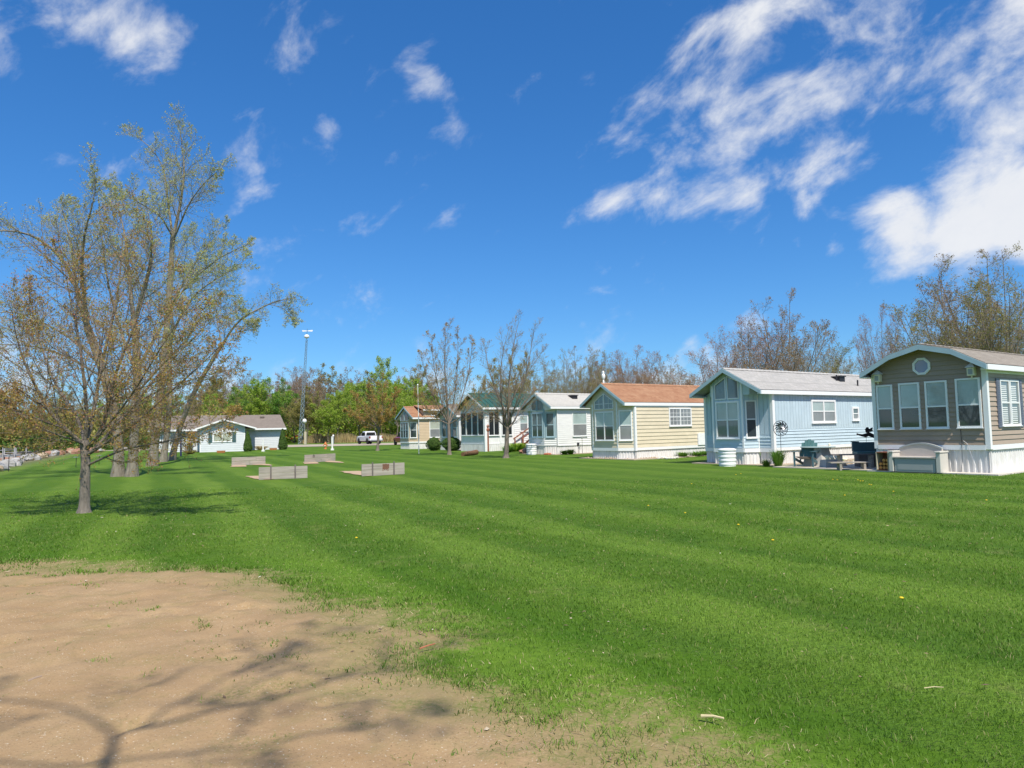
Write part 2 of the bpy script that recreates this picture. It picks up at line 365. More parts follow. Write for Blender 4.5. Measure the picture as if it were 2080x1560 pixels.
# sand patch: fine sheet with a ragged edge
def gz(x, y): return float(hgt(np.array([x]), np.array([y]))[0])
xs = np.arange(-11, 4.0, .05); ys = np.arange(.8, 11.6, .05)
X, Y, F = grid(xs, ys); E = sand_edge(X, Y); rng = np.random.default_rng(3)
X2 = X+rng.uniform(-.018, .018, X.shape); Y2 = Y+rng.uniform(-.018, .018, X.shape)
dimp = (fbm(X*2.3, Y*2.3, 21, 4)-.5)*.07+(fbm(X*6, Y*6, 31, 3)-.45)*.035
Z = hgt(X2, Y2)+.003+(.010+np.clip(dimp+.030, 0, .12))*sstep(.0, .9, E)
keep = E[F].mean(1) > -1.0
for k in range(150):                       # old footprints and scuffs
    fx, fy, fa = rng.uniform(-8, 1.2), rng.uniform(2.6, 9.2), rng.uniform(0, 6.28); sel = (np.abs(X-fx) < .4) & (np.abs(Y-fy) < .4)
    uu = (X[sel]-fx)*math.cos(fa)+(Y[sel]-fy)*math.sin(fa); vv = -(X[sel]-fx)*math.sin(fa)+(Y[sel]-fy)*math.cos(fa); q = (uu/.15)**2+(vv/.06)**2
    Z[sel] += (-.020*np.exp(-q**1.5)+.010*np.exp(-(np.sqrt(q)-1.5)**2*4))*sstep(.1, .6, E[sel])*rng.uniform(.4, 1.1)
Z = np.maximum(Z, hgt(X2, Y2)+.003)
EA = E.copy()
F = F[keep]; used = np.unique(F); rm = np.full(len(X), -1); rm[used] = np.arange(len(used))
sme = npmesh('sand_patch', np.stack([X2, Y2, Z], 1)[used], rm[F], 'sand', True)
a = sme.attributes.new('edge', 'FLOAT', 'POINT'); a.data.foreach_set('value', EA[used].astype(np.float32))
sand = tag(link('sand_patch', sme), kind='structure')
# road and water
mb = MB()
for i in range(40):
    x0 = -120+i*5; x1 = x0+5
    e = lambda x: .5*math.sin(x*.3)
    mb.add([(x0,93+e(x0),gz(x0,93)+.03),(x1,93+e(x1),gz(x1,93)+.03),(x1,113,gz(x1,113)+.03),(x0,113,gz(x0,113)+.03)], [(0,1,2,3)])
road = tag(mb.build('road', 'gravel'), kind='structure')
mb = MB(); mb.add([(-140,-60,-.78),(20,-60,-.78),(20,125,-.78),(-140,125,-.78)], [(0,1,2,3)])
water = tag(mb.build('water', 'water'), kind='structure')

# ------------------------------------------------------------------ grass blades
def blades(name, x, y, hgtm, wid, lean, seed, matn='grass_blade'):
    n = len(x); rng = np.random.default_rng(seed)
    az = rng.uniform(0, 2*np.pi, n); h = hgtm*rng.uniform(.55, 1.25, n); wd = wid*rng.uniform(.7, 1.3, n)
    fx, fy = np.cos(az), np.sin(az); la = rng.uniform(0, 2*np.pi, n); ln = lean*h*rng.uniform(.2, 1.2, n)
    lx, ly = np.cos(la)*ln, np.sin(la)*ln; z = hgt(x, y)
    b0 = np.stack([x-fx*wd/2, y-fy*wd/2, z-.004], 1); b1 = np.stack([x+fx*wd/2, y+fy*wd/2, z-.004], 1)
    m0 = np.stack([x+lx*.4-fx*wd*.38, y+ly*.4-fy*wd*.38, z+h*.55], 1); m1 = np.stack([x+lx*.4+fx*wd*.38, y+ly*.4+fy*wd*.38, z+h*.55], 1)
    tp = np.stack([x+lx, y+ly, z+h*np.clip(1-.35*lean, .4, 1)], 1)
    V = np.stack([b0, b1, m0, m1, tp], 1).reshape(-1, 3); o = np.arange(n)[:, None]*5
    F = np.concatenate([o+np.array([[0, 1, 3]]), o+np.array([[0, 3, 2]]), o+np.array([[2, 3, 4]])], 0)
    return V, F
def scatter(y0, y1, dens, seed, half=.86):
    rng = np.random.default_rng(seed); A = (y1-y0)*2*half*y1
    n = int(A*dens); y = rng.uniform(y0, y1, n); x = rng.uniform(-half*y1, half*y1, n)
    k = (np.abs(x) < half*y+.6); return x[k], y[k]
Vs, Fs, off = [], [], 0
def put(V, F):
    global off
    Vs.append(V); Fs.append(F+off); off += len(V)
for (y0, y1, dens, h, wd, ln, sd) in [(2.6,5.0,4200,.042,.0034,1.1,1),(5.0,8.0,2300,.040,.0046,1.1,2),(8,13,1000,.036,.007,1.1,3),(13,22,300,.032,.012,1.1,4)]:
    x, y = scatter(y0, y1, dens, sd); e = sand_edge(x, y); rng = np.random.default_rng(sd+50)
    clump = fbm(x*5, y*5, 77, 3)
    p = sstep(.22, -.55, e)
    inner = (e > -.5)*sstep(.44, .62, clump)*(.75*np.exp(-np.clip(e, 0, 9)*.85)+.10*sstep(.46, .60, fbm(x*1.1, y*2.0, 91, 3))*np.exp(-np.clip(e, 0, 9)*.42))
    wv = .889*x+.457*y
    keep = rng.uniform(0, 1, len(x)) < np.maximum(p*(.55+.6*clump), inner)
    keep &= (wv > -9)
    x, y, e = x[keep], y[keep], e[keep]
    hh = h*(.50+1.15*fbm(x*2.2, y*2.2, 15, 3))*np.where(e > -.1, 1.15, 1.)
    put(*blades('g', x, y, hh, wd, ln, sd+9))
# tufts straggling out over the sand
rng = np.random.default_rng(61); x, y = scatter(2.8, 10.2, 70, 61); e = sand_edge(x, y); pr_ = np.exp(-np.clip(e-.1, 0, 9)*.95)*sstep(.36, .56, fbm(x*1.0, y*1.9, 93, 3))+.012
k = (e > -.35) & (rng.uniform(0, 1, len(x)) < pr_); x, y, e = x[k], y[k], e[k]; nt = rng.integers(5, 26, len(x))
bx, by = np.repeat(x, nt), np.repeat(y, nt); sp_ = np.repeat(rng.uniform(.02, .10, len(x)), nt); bx = bx+rng.normal(0, 1, len(bx))*sp_; by = by+rng.normal(0, 1, len(bx))*sp_*.8; bh = np.repeat(rng.uniform(.03, .075, len(x)), nt)
V, F = blades('t', bx, by, bh, .0044+.0008*np.clip(by-4, 0, 6), 1.2, 62); V[:, 2] += .012; put(V, F)
# dry thatch lying near the edge
grass = tag(link('grass', npmesh('grass', np.concatenate(Vs), np.concatenate(Fs), 'grass_blade')), label='mown striped green lawn grass', cat='grass', kind='stuff')
leafmat('thatch', [(0, (.30, .22, .12)), (.5, (.42, .33, .19)), (1, (.55, .46, .30))], .2)
rng = np.random.default_rng(66); x, y = scatter(2.8, 10, 260, 66); e = sand_edge(x, y); k = rng.uniform(0, 1, len(x)) < np.exp(-((e-.05)/.55)**2)*.9; x, y = x[k], y[k]
V, F = blades('th', x, y, np.full(len(x), .018), .004, 3.2, 67); V[:, 2] += .012
tag(link('dry_thatch', npmesh('dry_thatch', V, F, 'thatch')), label='dry straw-coloured thatch along the edge of the sand', cat='dry grass', kind='stuff')
# litter on the sand: chips, shell bits and dry leaf scraps
mat('litter', (.20, .13, .08), .9, .6, 40., 0, col2=(.75, .68, .56))
rng = np.random.default_rng(8); n = 1000
x, y = scatter(2.8, 9.2, 130, 8); e = sand_edge(x, y); k = e > .05; x, y = x[k][:n], y[k][:n]; n1_ = len(x)
x2, y2 = scatter(3.2, 16, 5, 18); k = (sand_edge(x2, y2) < -.3) & (.889*x2+.457*y2 > -5); x, y = np.r_[x, x2[k]], np.r_[y, y2[k]]; n = len(x)
s = rng.lognormal(-5.5, .45, n); az = rng.uniform(0, 6.28, n); el = rng.uniform(1, 4.5, n); z = hgt(x, y)+.014+.02*rng.uniform(.2, 1, n)+np.where(np.arange(n) < n1_, 0, .014)
d = np.stack([np.cos(az), np.sin(az), rng.uniform(-.3, .3, n)], 1); q = np.stack([-np.sin(az), np.cos(az), rng.uniform(-.4, .4, n)], 1); c0 = np.stack([x, y, z], 1)
dn = d*(s*el)[:, None]; qn = q*s[:, None]; up_ = np.array([0, 0, 1])*(s*.8)[:, None]
V = np.stack([c0-dn, c0-qn, c0+dn, c0+qn, c0+up_], 1).reshape(-1, 3); o = np.arange(n)[:, None]*5
F = np.concatenate([o+np.array([[0, 1, 4]]), o+np.array([[1, 2, 4]]), o+np.array([[2, 3, 4]]), o+np.array([[3, 0, 4]])], 0)
m = bpy.data.materials.new('chips'); m.use_nodes = True; t = NT(m.node_tree); g = t.n('ShaderNodeNewGeometry')
t.set(t.N['Principled BSDF'].inputs['Base Color'], t.ramp(g.outputs['Random Per Island'], [(0, (.10, .07, .045)), (.4, (.19, .125, .075)), (.75, (.34, .24, .14)), (.95, (.5, .42, .3)), (1, (.75, .7, .62))])); t.N['Principled BSDF'].inputs['Roughness'].default_value = .9
MATS['chips'] = m
tag(link('ground_litter', npmesh('ground_litter', V, F, 'chips')), label='small chips, shell bits and leaf scraps scattered over the sand', cat='litter', kind='stuff')
# ------------------------------------------------------------------ building materials
mat('white_vinyl', (.77, .77, .76), .5, .09, 1.6, .08, 30)
mat('white_trim', (.82, .83, .83), .45, .03, 3.)
mat('taupe_vinyl', (.35, .27, .205), .55, .10, 1.5, .1, 40)
mat('taupe_sunlit', (.39, .31, .24), .55, .06, 3., .1, 40)  # same siding as the gable, sunlight on the side wall put into the colour
mat('blue_vinyl', (.49, .61, .68), .5, .09, 1.4, .08, 40)
mat('yellow_vinyl', (.67, .59, .435), .55, .10, 1.4, .12, 40)
mat('tan_vinyl', (.60, .47, .32), .55, .08, 3., .1, 40)
mat('cream_vinyl', (.62, .58, .48), .55, .06, 3.)
mat('rake_blue', (.36, .50, .56), .5, .06, 3.)
mat('skirt_white', (.62, .60, .56), .55, .05, 2.5, .15, 20, stretch=(2.5, 2.5, .7), col2=(.80, .80, .80))
mat('shutter_green', (.075, .14, .15), .5, .1, 6.)
mat('shutter_slate', (.16, .18, .24), .5, .1, 6.)
mat('wood_red', (.26, .09, .05), .65, .25, 6., .4, 40, stretch=(1, 1, .2))
mat('dark_metal', (.02, .02, .025), .5, .2, 8.)
mat('grey_metal', (.35, .37, .39), .4, .1, 8., metal=.6)
mat('screen_dark', (.018, .020, .022), .35, .3, 3., spec=.4)
def glass(name, col, rough=.04, coat=1.):
    return mat(name, col, .3, .25, 1.2, spec=.5, coat=coat)
glass('pane_dark', (.03, .042, .048)); glass('pane_mid', (.12, .15, .16)); glass('pane_blind', (.34, .43, .42)); glass('pane_blind_warm', (.40, .43, .36)); glass('pane_grey', (.22, .23, .24)); glass('pane_blue', (.09, .17, .30))
def shingle(name, c1, c2, c3, sc=1.):
    m = bpy.data.materials.new(name); m.use_nodes = True; t = NT(m.node_tree); b = t.N['Principled BSDF']
    tcn = t.n('ShaderNodeTexCoord'); sp = t.n('ShaderNodeSeparateXYZ'); t.L.new(tcn.outputs['Object'], sp.inputs[0])
    cb = t.n('ShaderNodeCombineXYZ'); t.L.new(sp.outputs[0], cb.inputs[0]); t.L.new(sp.outputs[1], cb.inputs[1])
    br = t.n('ShaderNodeTexBrick'); t.L.new(cb.outputs[0], br.inputs['Vector'])
    br.inputs['Scale'].default_value = 1.; br.inputs['Brick Width'].default_value = .26*sc; br.inputs['Row Height'].default_value = .125*sc; br.inputs['Mortar Size'].default_value = .004; br.offset = .37; br.inputs['Bias'].default_value = 0.
    br.inputs['Color1'].default_value = rgba(c1); br.inputs['Color2'].default_value = rgba(c2); br.inputs['Mortar'].default_value = rgba(tuple(x*.45 for x in c1))
    nz = t.noise(tcn.outputs['Object'], 2.2, 5., .7)
    c = t.mix(t.mapr(nz, .42, .72, 0, .6), br.outputs[0], rgba(c3))
    c = t.mix(t.mapr(t.noise(tcn.outputs['Object'], 120., 2.), .3, .7, 0., .35), c, rgba(tuple(x*.6 for x in c1)))
    t.set(b.inputs['Base Color'], c); b.inputs['Roughness'].default_value = .9; b.inputs['Specular IOR Level'].default_value = .2
    MATS[name] = m
shingle('roof_grey', (.41, .40, .375), (.50, .48, .455), (.35, .34, .32))
shingle('roof_rust', (.33, .165, .095), (.40, .215, .125), (.48, .30, .18), 1.15)
shingle('roof_brown', (.22, .185, .155), (.27, .23, .195), (.18, .15, .128))
shingle('roof_pale', (.50, .485, .44), (.55, .53, .485), (.45, .44, .41))
shingle('roof_taupe', (.30, .265, .225), (.37, .33, .28), (.25, .22, .19))
mat('roof_green', (.035, .105, .082), .4, .12, 2.)

# ------------------------------------------------------------------ house kit: local x = along the long side, local y = along the gable front
class Wall:                     # vertical plane through a-b (seen from outside a is on the right, b on the left of it when n points to the viewer)
    def __init__(s, a, b):
        s.a = Vector((a[0], a[1], 0)); e = Vector((b[0]-a[0], b[1]-a[1], 0)); s.L = e.length; s.d = e.normalized()
        s.n = Vector((s.d.y, -s.d.x, 0))*-1
    def flip(s): s.n = -s.n; return s
    def p(s, u, z, o=0.): q = s.a+s.d*u+s.n*o; return Vector((q.x, q.y, z))
def boards(wall, z0, z1, course, m, parent, s0=0., s1=None, roof=None):     # horizontal lap siding, one object per course
    s1 = wall.L if s1 is None else s1; z = z0
    while z < z1-.02:
        zt = min(z+course, z1); a0, b0, a1, b1 = s0, s1, s0, s1
        if roof:
            r0, r1 = roof(z), roof(zt)
            if r0 is None: break
            if r1 is None: r1 = ((r0[0]+r0[1])/2-.01, (r0[0]+r0[1])/2+.01)
            a0, b0, a1, b1 = max(s0, r0[0]), min(s1, r0[1]), max(s0, r1[0]), min(s1, r1[1])
            if b0-a0 < .05: break
            if b1 < a1: a1 = b1 = (a1+b1)/2
        mb = MB(); P_ = wall.p
        lo, hi = .030, .004
        mb.add([P_(a0,z,0),P_(b0,z,0),P_(b1,zt,0),P_(a1,zt,0),P_(a0,z,lo),P_(b0,z,lo),P_(b1,zt,hi),P_(a1,zt,hi)],
               [(0,1,2,3),(7,6,5,4),(0,4,5,1),(1,5,6,2),(2,6,7,3),(3,7,4,0)])
        mb.build('siding_board', m, parent); z += course
def vboards(wall, z0, z1, wd, m, parent, s0=0., s1=None, roofz=None):       # vertical panels
    s1 = wall.L if s1 is None else s1; u = s0
    while u < s1-.02:
        e = min(u+wd, s1); za, zb = (z1, z1) if roofz is None else (roofz(u), roofz(e)); P_ = wall.p; g = .012
        mb = MB(); mb.add([P_(u+g/2,z0,0),P_(e-g/2,z0,0),P_(e-g/2,zb,0),P_(u+g/2,za,0),P_(u+g,z0,.016),P_(e-g,z0,.016),P_(e-g,zb,.016),P_(u+g,za,.016)],
               [(0,1,2,3),(7,6,5,4),(0,4,5,1),(1,5,6,2),(2,6,7,3),(3,7,4,0)])
        mb.build('siding_panel', m, parent); u += wd
def wbox(mb, wall, u0, u1, z0, z1, o0, o1):
    P_ = wall.p
    return mb.add([P_(u0,z0,o0),P_(u1,z0,o0),P_(u1,z1,o0),P_(u0,z1,o0),P_(u0,z0,o1),P_(u1,z0,o1),P_(u1,z1,o1),P_(u0,z1,o1)],
               [(0,1,2,3),(7,6,5,4),(0,4,5,1),(1,5,6,2),(2,6,7,3),(3,7,4,0)])
def window(wall, u0, u1, z0, z1, parent, up='pane_blind', lo='pane_dark', cols=1, rows=2, fw=.055, frame='white_trim', grid_=None, split=.5, name='window'):
    mb = MB(); o1 = .062
    wbox(mb, wall, u0, u1, z1-fw, z1, .0, o1); wbox(mb, wall, u0, u1, z0, z0+fw, .0, o1); wbox(mb, wall, u0-.015, u1+.015, z0-.025, z0-.001, .0, o1+.03)
    wbox(mb, wall, u0, u0+fw, z0+fw, z1-fw, .0, o1-.002); wbox(mb, wall, u1-fw, u1, z0+fw, z1-fw, .0, o1-.002)
    cw = (u1-u0-2*fw)/cols
    for k in range(1, cols): q = u0+fw+k*cw; wbox(mb, wall, q-fw*.45, q+fw*.45, z0+fw, z1-fw, .0, o1-.004)
    zs = [z0+fw, z0+fw+(z1-z0-2*fw)*split, z1-fw] if rows == 2 else [z0+fw, z1-fw]
    if rows == 2: wbox(mb, wall, u0+fw, u1-fw, zs[1]-.022, zs[1]+.022, .0, o1-.012)
    f = mb.build(name, frame, parent)
    for k in range(cols):
        for r in range(len(zs)-1):
            a, b = u0+fw+k*cw+.004, u0+fw+(k+1)*cw-.004; zz0, zz1 = zs[r]+.006, zs[r+1]-.006
            pm = MB(); wbox(pm, wall, a, b, zz0, zz1, .024, .030 if r == 0 else .034)
            pm.build('pane', lo if (r == 0 and rows == 2) else up, f)
            if grid_:
                gx, gz_ = grid_; gm = MB()
                for i in range(1, gx): q = a+(b-a)*i/gx; wbox(gm, wall, q-.009, q+.009, zz0, zz1, .033, .042)
                for i in range(1, gz_): q = zz0+(zz1-zz0)*i/gz_; wbox(gm, wall, a, b, q-.009, q+.009, .033, .0435)
                gm.build('muntin', frame, f)
    return f
def polywin(wall, poly, parent, pane='pane_mid', fw=.055, frame='white_trim', name='window'):   # polygon window (u, z)
    n = len(poly); cu = sum(p[0] for p in poly)/n; cz = sum(p[1] for p in poly)/n; mb = MB()
    size = max(math.hypot(p[0]-cu, p[1]-cz) for p in poly); k = 1-fw/size*1.25
    inn = [(cu+(p[0]-cu)*k, cz+(p[1]-cz)*k) for p in poly]
    for i in range(n):
        j = (i+1) % n; a, b, c, d = poly[i], poly[j], inn[j], inn[i]
        mb.add([wall.p(*q, 0) for q in (a,b,c,d)]+[wall.p(*q, .058) for q in (a,b,c,d)], [(0,1,2,3),(7,6,5,4),(0,4,5,1),(1,5,6,2),(2,6,7,3),(3,7,4,0)])
    f = mb.build(name, frame, parent); pm = MB()
    pm.add([wall.p(*q, .026) for q in inn]+[wall.p(*q, .032) for q in inn], [tuple(range(n)), tuple(range(2*n-1, n-1, -1))]+[(i, n+i, n+(i+1) % n, (i+1) % n) for i in range(n)])
    pm.build('pane', pane, f); return f
def skirting(wall, z1, parent, pitch=.16, m='skirt_white', s0=0., s1=None, inset=.03, z0=-.06):
    s1 = wall.L if s1 is None else s1; mb = MB(); pts = []; u = s0
    while u < s1:
        for du, o in ((0, 0), (pitch*.52, 0), (pitch*.62, .022), (pitch*.9, .022)):
            if u+du < s1: pts.append((u+du, o-inset))
        u += pitch
    pts.append((s1, -inset)); n = len(pts)
    vs = [wall.p(a, z0, o) for a, o in pts]+[wall.p(a, z1, o) for a, o in pts]+[wall.p(a, z0, o-.02) for a, o in pts]+[wall.p(a, z1, o-.02) for a, o in pts]
    fs = []
    for i in range(n-1): fs += [(i, i+1, n+i+1, n+i), (2*n+i+1, 2*n+i, 3*n+i, 3*n+i+1), (n+i, n+i+1, 3*n+i+1, 3*n+i)]
    mb.add(vs, fs); return mb.build('skirting', m, parent)
def roof(prof, x0, x1, m, parent, fascia='white_trim', rake='rake_blue', th=.05, fh=.17, course=.125, eave=True):
    """prof: list of (y, z) from right eave to left eave; stepped shingle courses as one mesh"""
    mb = MB(); top = []
    pk = max(range(len(prof)), key=lambda i: prof[i][1])
    for i in range(len(prof)-1):
        (ya, za), (yb, zb) = prof[i], prof[i+1]; n = max(1, int(round(math.hypot(yb-ya, zb-za)/course)))
        for k in range(n):
            f0, f1 = k/n, (k+1)/n; up_ = zb >= za
            p0 = (ya+(yb-ya)*f0, za+(zb-za)*f0); p1 = (ya+(yb-ya)*f1, za+(zb-za)*f1); lift = .013
            if up_: top += [(p0[0], p0[1]+lift), (p1[0], p1[1]+.001)]
            else: top += [(p0[0], p0[1]+.001), (p1[0], p1[1]+lift)]
    low = [(y, z-th) for y, z in prof]
    poly = [(prof[0][0], prof[0][1]-th)]+top+[(prof[-1][0], prof[-1][1]-th)]+[p for p in low[::-1][1:-1]]
    n = len(top); vs = [(x0, y, z) for y, z in top]+[(x1, y, z) for y, z in top]; fs = [(i, i+1, n+i+1, n+i) for i in range(n-1)]
    mb.add(vs, fs)
    vl = [(x0, y, z) for y, z in low]+[(x1, y, z) for y, z in low]; k = len(low); mb.add(vl, [(i+1, i, k+i, k+i+1) for i in range(k-1)])
    for xx in (x0, x1):
        for i in range(len(prof)-1):
            (ya, za), (yb, zb) = prof[i], prof[i+1]; mb.add([(xx, ya, za-th), (xx, yb, zb-th), (xx, yb, zb+.012), (xx, ya, za+.012)], [(0, 1, 2, 3)])
    r = mb.build('roof', m, parent)
    cap = MB(); y, z = prof[pk]; s = .14; sl = (prof[pk][1]-prof[pk-1][1])/(prof[pk][0]-prof[pk-1][0])
    nn = int((x1-x0)/.3)
    for i in range(nn):
        a, b = x0+(x1-x0)*i/nn, x0+(x1-x0)*(i+1)/nn; h0, h1 = .022, .036
        cap.add([(a,y-s,z-s*sl+h0),(a,y,z+h0+.012),(a,y+s,z-s*sl+h0),(b,y-s,z-s*sl+h1),(b,y,z+h1+.012),(b,y+s,z-s*sl+h1)], [(0,1,4,3),(1,2,5,4),(0,2,1),(3,4,5)])
    cap.build('ridge_cap', m, r)
    for xx in (x0-.032, x1+.002):
        fb = MB()
        for i in range(len(prof)-1):
            (ya, za), (yb, zb) = prof[i], prof[i+1]
            fb.quadbox((xx, ya, za-fh), (xx, yb, zb-fh), (xx, yb, zb-.012), (xx, ya, za-.012), (.03, 0, 0))
        fb.build('rake_board', rake, parent)
    if eave:
        for (y, z), sg in ((prof[0], -1), (prof[-1], 1)):
            fb = MB(); ya, yb = sorted((y+sg*.004, y+sg*.03)); fb.box(x0, x1, ya, yb, z-fh, z-.012); fb.build('eave_board', fascia, parent)
    sf = MB(); ya, yb = prof[0][0], prof[-1][0]        # soffit
    sf.box(x0, x1, ya, ya+.18, prof[0][1]-fh+.01, prof[0][1]-fh+.03); sf.box(x0, x1, yb-.18, yb, prof[-1][1]-fh+.01, prof[-1][1]-fh+.03)
    sf.build('soffit', fascia, parent)
    return r
def shell(parent, foot, z0, z1, m='white_vinyl', peak=None, name='wall'):       # inner core behind the siding; foot = plan polygon
    mb = MB(); mb.prism(foot, 'z', z0, z1)
    return mb.build(name, m, parent)
def gable_core(parent, x0, x1, prof, m):           # triangular prism under the roof
    mb = MB(); pl = [(y, z) for y, z in prof]; mb.prism(pl, 'x', x0, x1); return mb.build('gable_wall', m, parent)
def span(prof):                 # z -> (y0, y1) below the roof profile
    def f(z):
        ys = []
        for (ya, za), (yb, zb) in zip(prof[:-1], prof[1:]):
            if (za-z)*(zb-z) <= 0 and za != zb: ys.append(ya+(yb-ya)*(z-za)/(zb-za))
        if len(ys) >= 2: return (min(ys), max(ys))
        return (prof[0][0], prof[-1][0]) if z < min(prof[0][1], prof[-1][1]) else None
    return f
def under(prof, dz):            # profile height at y
    def f(y):
        for (ya, za), (yb, zb) in zip(prof[:-1], prof[1:]):
            if ya <= y <= yb: return za+(zb-za)*(y-ya)/(yb-ya)-dz
        return prof[0][1]-dz
    return f
def ctrim(parent, wall, u0, u1, z0, z1, m='white_trim', o=.034, name='corner_trim'):
    mb = MB(); wbox(mb, wall, u0, u1, z0, z1, .0, o); return mb.build(name, m, parent)
def tri_profile(w0, w1, ez, pz): return [(w0, ez), ((w0+w1)/2, pz), (w1, ez)]
HROT = math.atan2(.58, .815)
def vents(parent, prof, spots, m='dark_metal'):
    for (x, y, kind) in spots:
        z = under(prof, 0)(y); mb = MB()
        if kind == 'pipe': mb.lathe([(.035, -.05), (.035, .28), (.03, .28)], 8, (x, y, z))
        else: mb.box(x-.22, x+.22, y-.18, y+.18, z-.1, z+.14); mb.box(x-.27, x+.27, y-.23, y+.23, z+.142, z+.18)
        mb.build('roof_vent', m, parent)

# ================================================================== taupe house, right edge
H1 = thing('park_home', 'taupe park home with octagon window and curved gable at the right edge', 'house', (14.10, 21.10, 0), HROT)
L = 11.6; W = 3.4
pf = [(-.22, 3.26), (.72, 3.79), (1.65, 4.03), (2.58, 3.79), (3.56, 3.26)]
FR = Wall((0, 0), (0, W)); SD = Wall((0, 0), (L, 0)).flip()
shell(H1, [(.01, .01), (L, .01), (L, W), (.01, W)], .75, 3.2, 'taupe_vinyl')
gable_core(H1, .01, L-.02, [(.01, 3.15), (.01, 3.3), (.75, 3.72), (1.65, 3.94), (2.55, 3.72), (3.35, 3.3), (3.35, 3.15)], 'taupe_vinyl')
up_f = [(a, z-.05) for a, z in pf]
boards(FR, .87, 4.0, .145, 'taupe_vinyl', H1, .0, W, span(up_f)); boards(SD, .87, 3.12, .145, 'taupe_sunlit', H1)
roof(pf, -.45, L+.3, 'roof_taupe', H1)
ctrim(H1, FR, -.035, .10, .74, 3.2); ctrim(H1, SD, .0, .10, .74, 3.2, o=.036); ctrim(H1, FR, W-.10, W+.02, .74, 3.2)
ctrim(H1, FR, 0.1, W-.1, .72, .865, name='base_trim', o=.04); ctrim(H1, SD, .1, L, .72, .865, name='base_trim', o=.04)
ctrim(H1, SD, .1, L, 3.02, 3.14, m='white_trim', name='frieze_board', o=.03)
skirting(FR, .72, H1, .17); skirting(SD, .72, H1, .17)
for (a, b, z0, z1) in ((2.73, 3.26, 1.38, 2.84), (1.88, 2.53, 1.38, 2.86), (1.06, 1.72, 1.38, 2.87), (.14, .83, 1.39, 2.89)):
    window(FR, a, b, z0, z1, H1, 'pane_blind', 'pane_dark', split=.46)
polywin(FR, [(1.78+.29*math.cos(R_(22.5+45*k)), 3.36+.29*math.sin(R_(22.5+45*k))) for k in range(8)], H1, 'pane_blue', .06)
window(SD, .86, 1.55, 1.42, 2.84, H1, 'pane_mid', 'pane_mid', grid_=None); window(SD, 1.58, 2.27, 1.42, 2.84, H1, 'pane_mid', 'pane_mid')
for u in (.62, 2.30):
    sh = MB(); wbox(sh, SD, u, u+.22, 1.38, 2.86, .02, .055); s_ = sh.build('shutter', 'shutter_slate', H1)
    sl = MB()
    for k in range(26): wbox(sl, SD, u+.03, u+.19, 1.43+k*.053, 1.46+k*.053, .055, .066)
    sl.build('slat', 'shutter_slate', s_)
for u0 in (.93, 1.65):
    for zz in (1.5, 2.16):
        bl = MB()
        for k in range(9): wbox(bl, SD, u0, u0+.40, zz+k*.058, zz+.03+k*.058, .036, .046)
        bl.build('blind', 'white_trim', H1)
vents(H1, pf, [(7, .9, 'pipe')])

# ================================================================== blue house
H2 = thing('park_home', 'light blue park home with pointed bay window and grey shingle roof', 'house', (10.47, 28.65, 0), HROT)
L = 10.4; W = 3.4; B = .6
pf = tri_profile(-.17, 3.40, 3.0, 3.98)
P0, P1, P2, P3, P4, P5 = (0, 0), (0, .66), (-B, .97), (-B, 2.48), (0, 2.85), (0, W)
core = [(.01, .01), (L, .01), (L, W), (.01, W)]
shell(H2, core, .55, 2.95, 'blue_vinyl'); shell(H2, [(.0, .68), (-B+.012, .98), (-B+.012, 2.47), (0, 2.83)], .55, 2.9, 'blue_vinyl', name='bay_wall')
gable_core(H2, -B+.012, L-.02, [(.62, 2.85), (.62, 3.34), (1.615, 3.90), (2.6, 3.34), (2.6, 2.85)], 'blue_vinyl'); gable_core(H2, .01, L-.02, [(.02, 2.85), (1.615, 3.9), (3.2, 2.9)], 'blue_vinyl')
WA, WB, WC, WD, WE = Wall(P0, P1), Wall(P1, P2), Wall(P2, P3), Wall(P3, P4), Wall(P4, P5); SD = Wall(P0, (L, 0)).flip()
for ww in (WB, WD): pass
for ww, rz in ((WA, lambda u: under(pf, .12)(u)), (WE, lambda u: under(pf, .12)(2.85+u)), (WC, lambda u: under(pf, .08)(.97+u))):
    vboards(ww, 1.2, 3., .2, 'blue_vinyl', H2, roofz=rz)
vboards(WB, 1.2, 3., .2, 'blue_vinyl', H2, roofz=lambda u: under(pf, .1)(.66+u*.46)); vboards(WD, 1.2, 3., .2, 'blue_vinyl', H2, roofz=lambda u: under(pf, .1)(2.48+u*.5))
for ww in (WA, WB, WC, WD, WE):
    boards(ww, .68, 1.2, .13, 'blue_vinyl', H2); ctrim(H2, ww, 0, ww.L, .5, .66, name='base_trim', o=.035); skirting(ww, .5, H2, .15)
vboards(SD, 1.40, 2.84, .2, 'blue_vinyl', H2); boards(SD, .68, 1.40, .13, 'blue_vinyl', H2); ctrim(H2, SD, .1, L, .55, .675, name='base_trim', o=.04); skirting(SD, .54, H2, .15)
ctrim(H2, SD, 0., .12, .5, 2.9, o=.04); ctrim(H2, WA, -.04, .09, .5, 2.9); ctrim(H2, WC, -.02, .06, .66, 3.35, o=.03); ctrim(H2, WC, WC.L-.06, WC.L+.02, .66, 3.30, o=.03); ctrim(H2, WE, WE.L-.09, WE.L+.02, .5, 2.9); ctrim(H2, WB, -.02, .05, .66, 3.1, o=.03)
roof(pf, -.95, L+.3, 'roof_grey', H2)
window(WC, .14, 1.34, 1.06, 2.62, H2, 'pane_blind', 'pane_mid', cols=2, fw=.075)
for a, b, s in ((.14, .70, 1), (.78, 1.34, -1)):
    y0, y1 = (a, b); zt = lambda u: under(pf, .26)(.97+u)
    polywin(WC, [(a, 2.70), (b, 2.70), (b, zt(b)), (a, zt(a))], H2, 'pane_mid', .05)
window(WB, .10, WB.L-.09, 1.08, 2.62, H2, 'pane_grey', 'pane_dark', fw=.05)
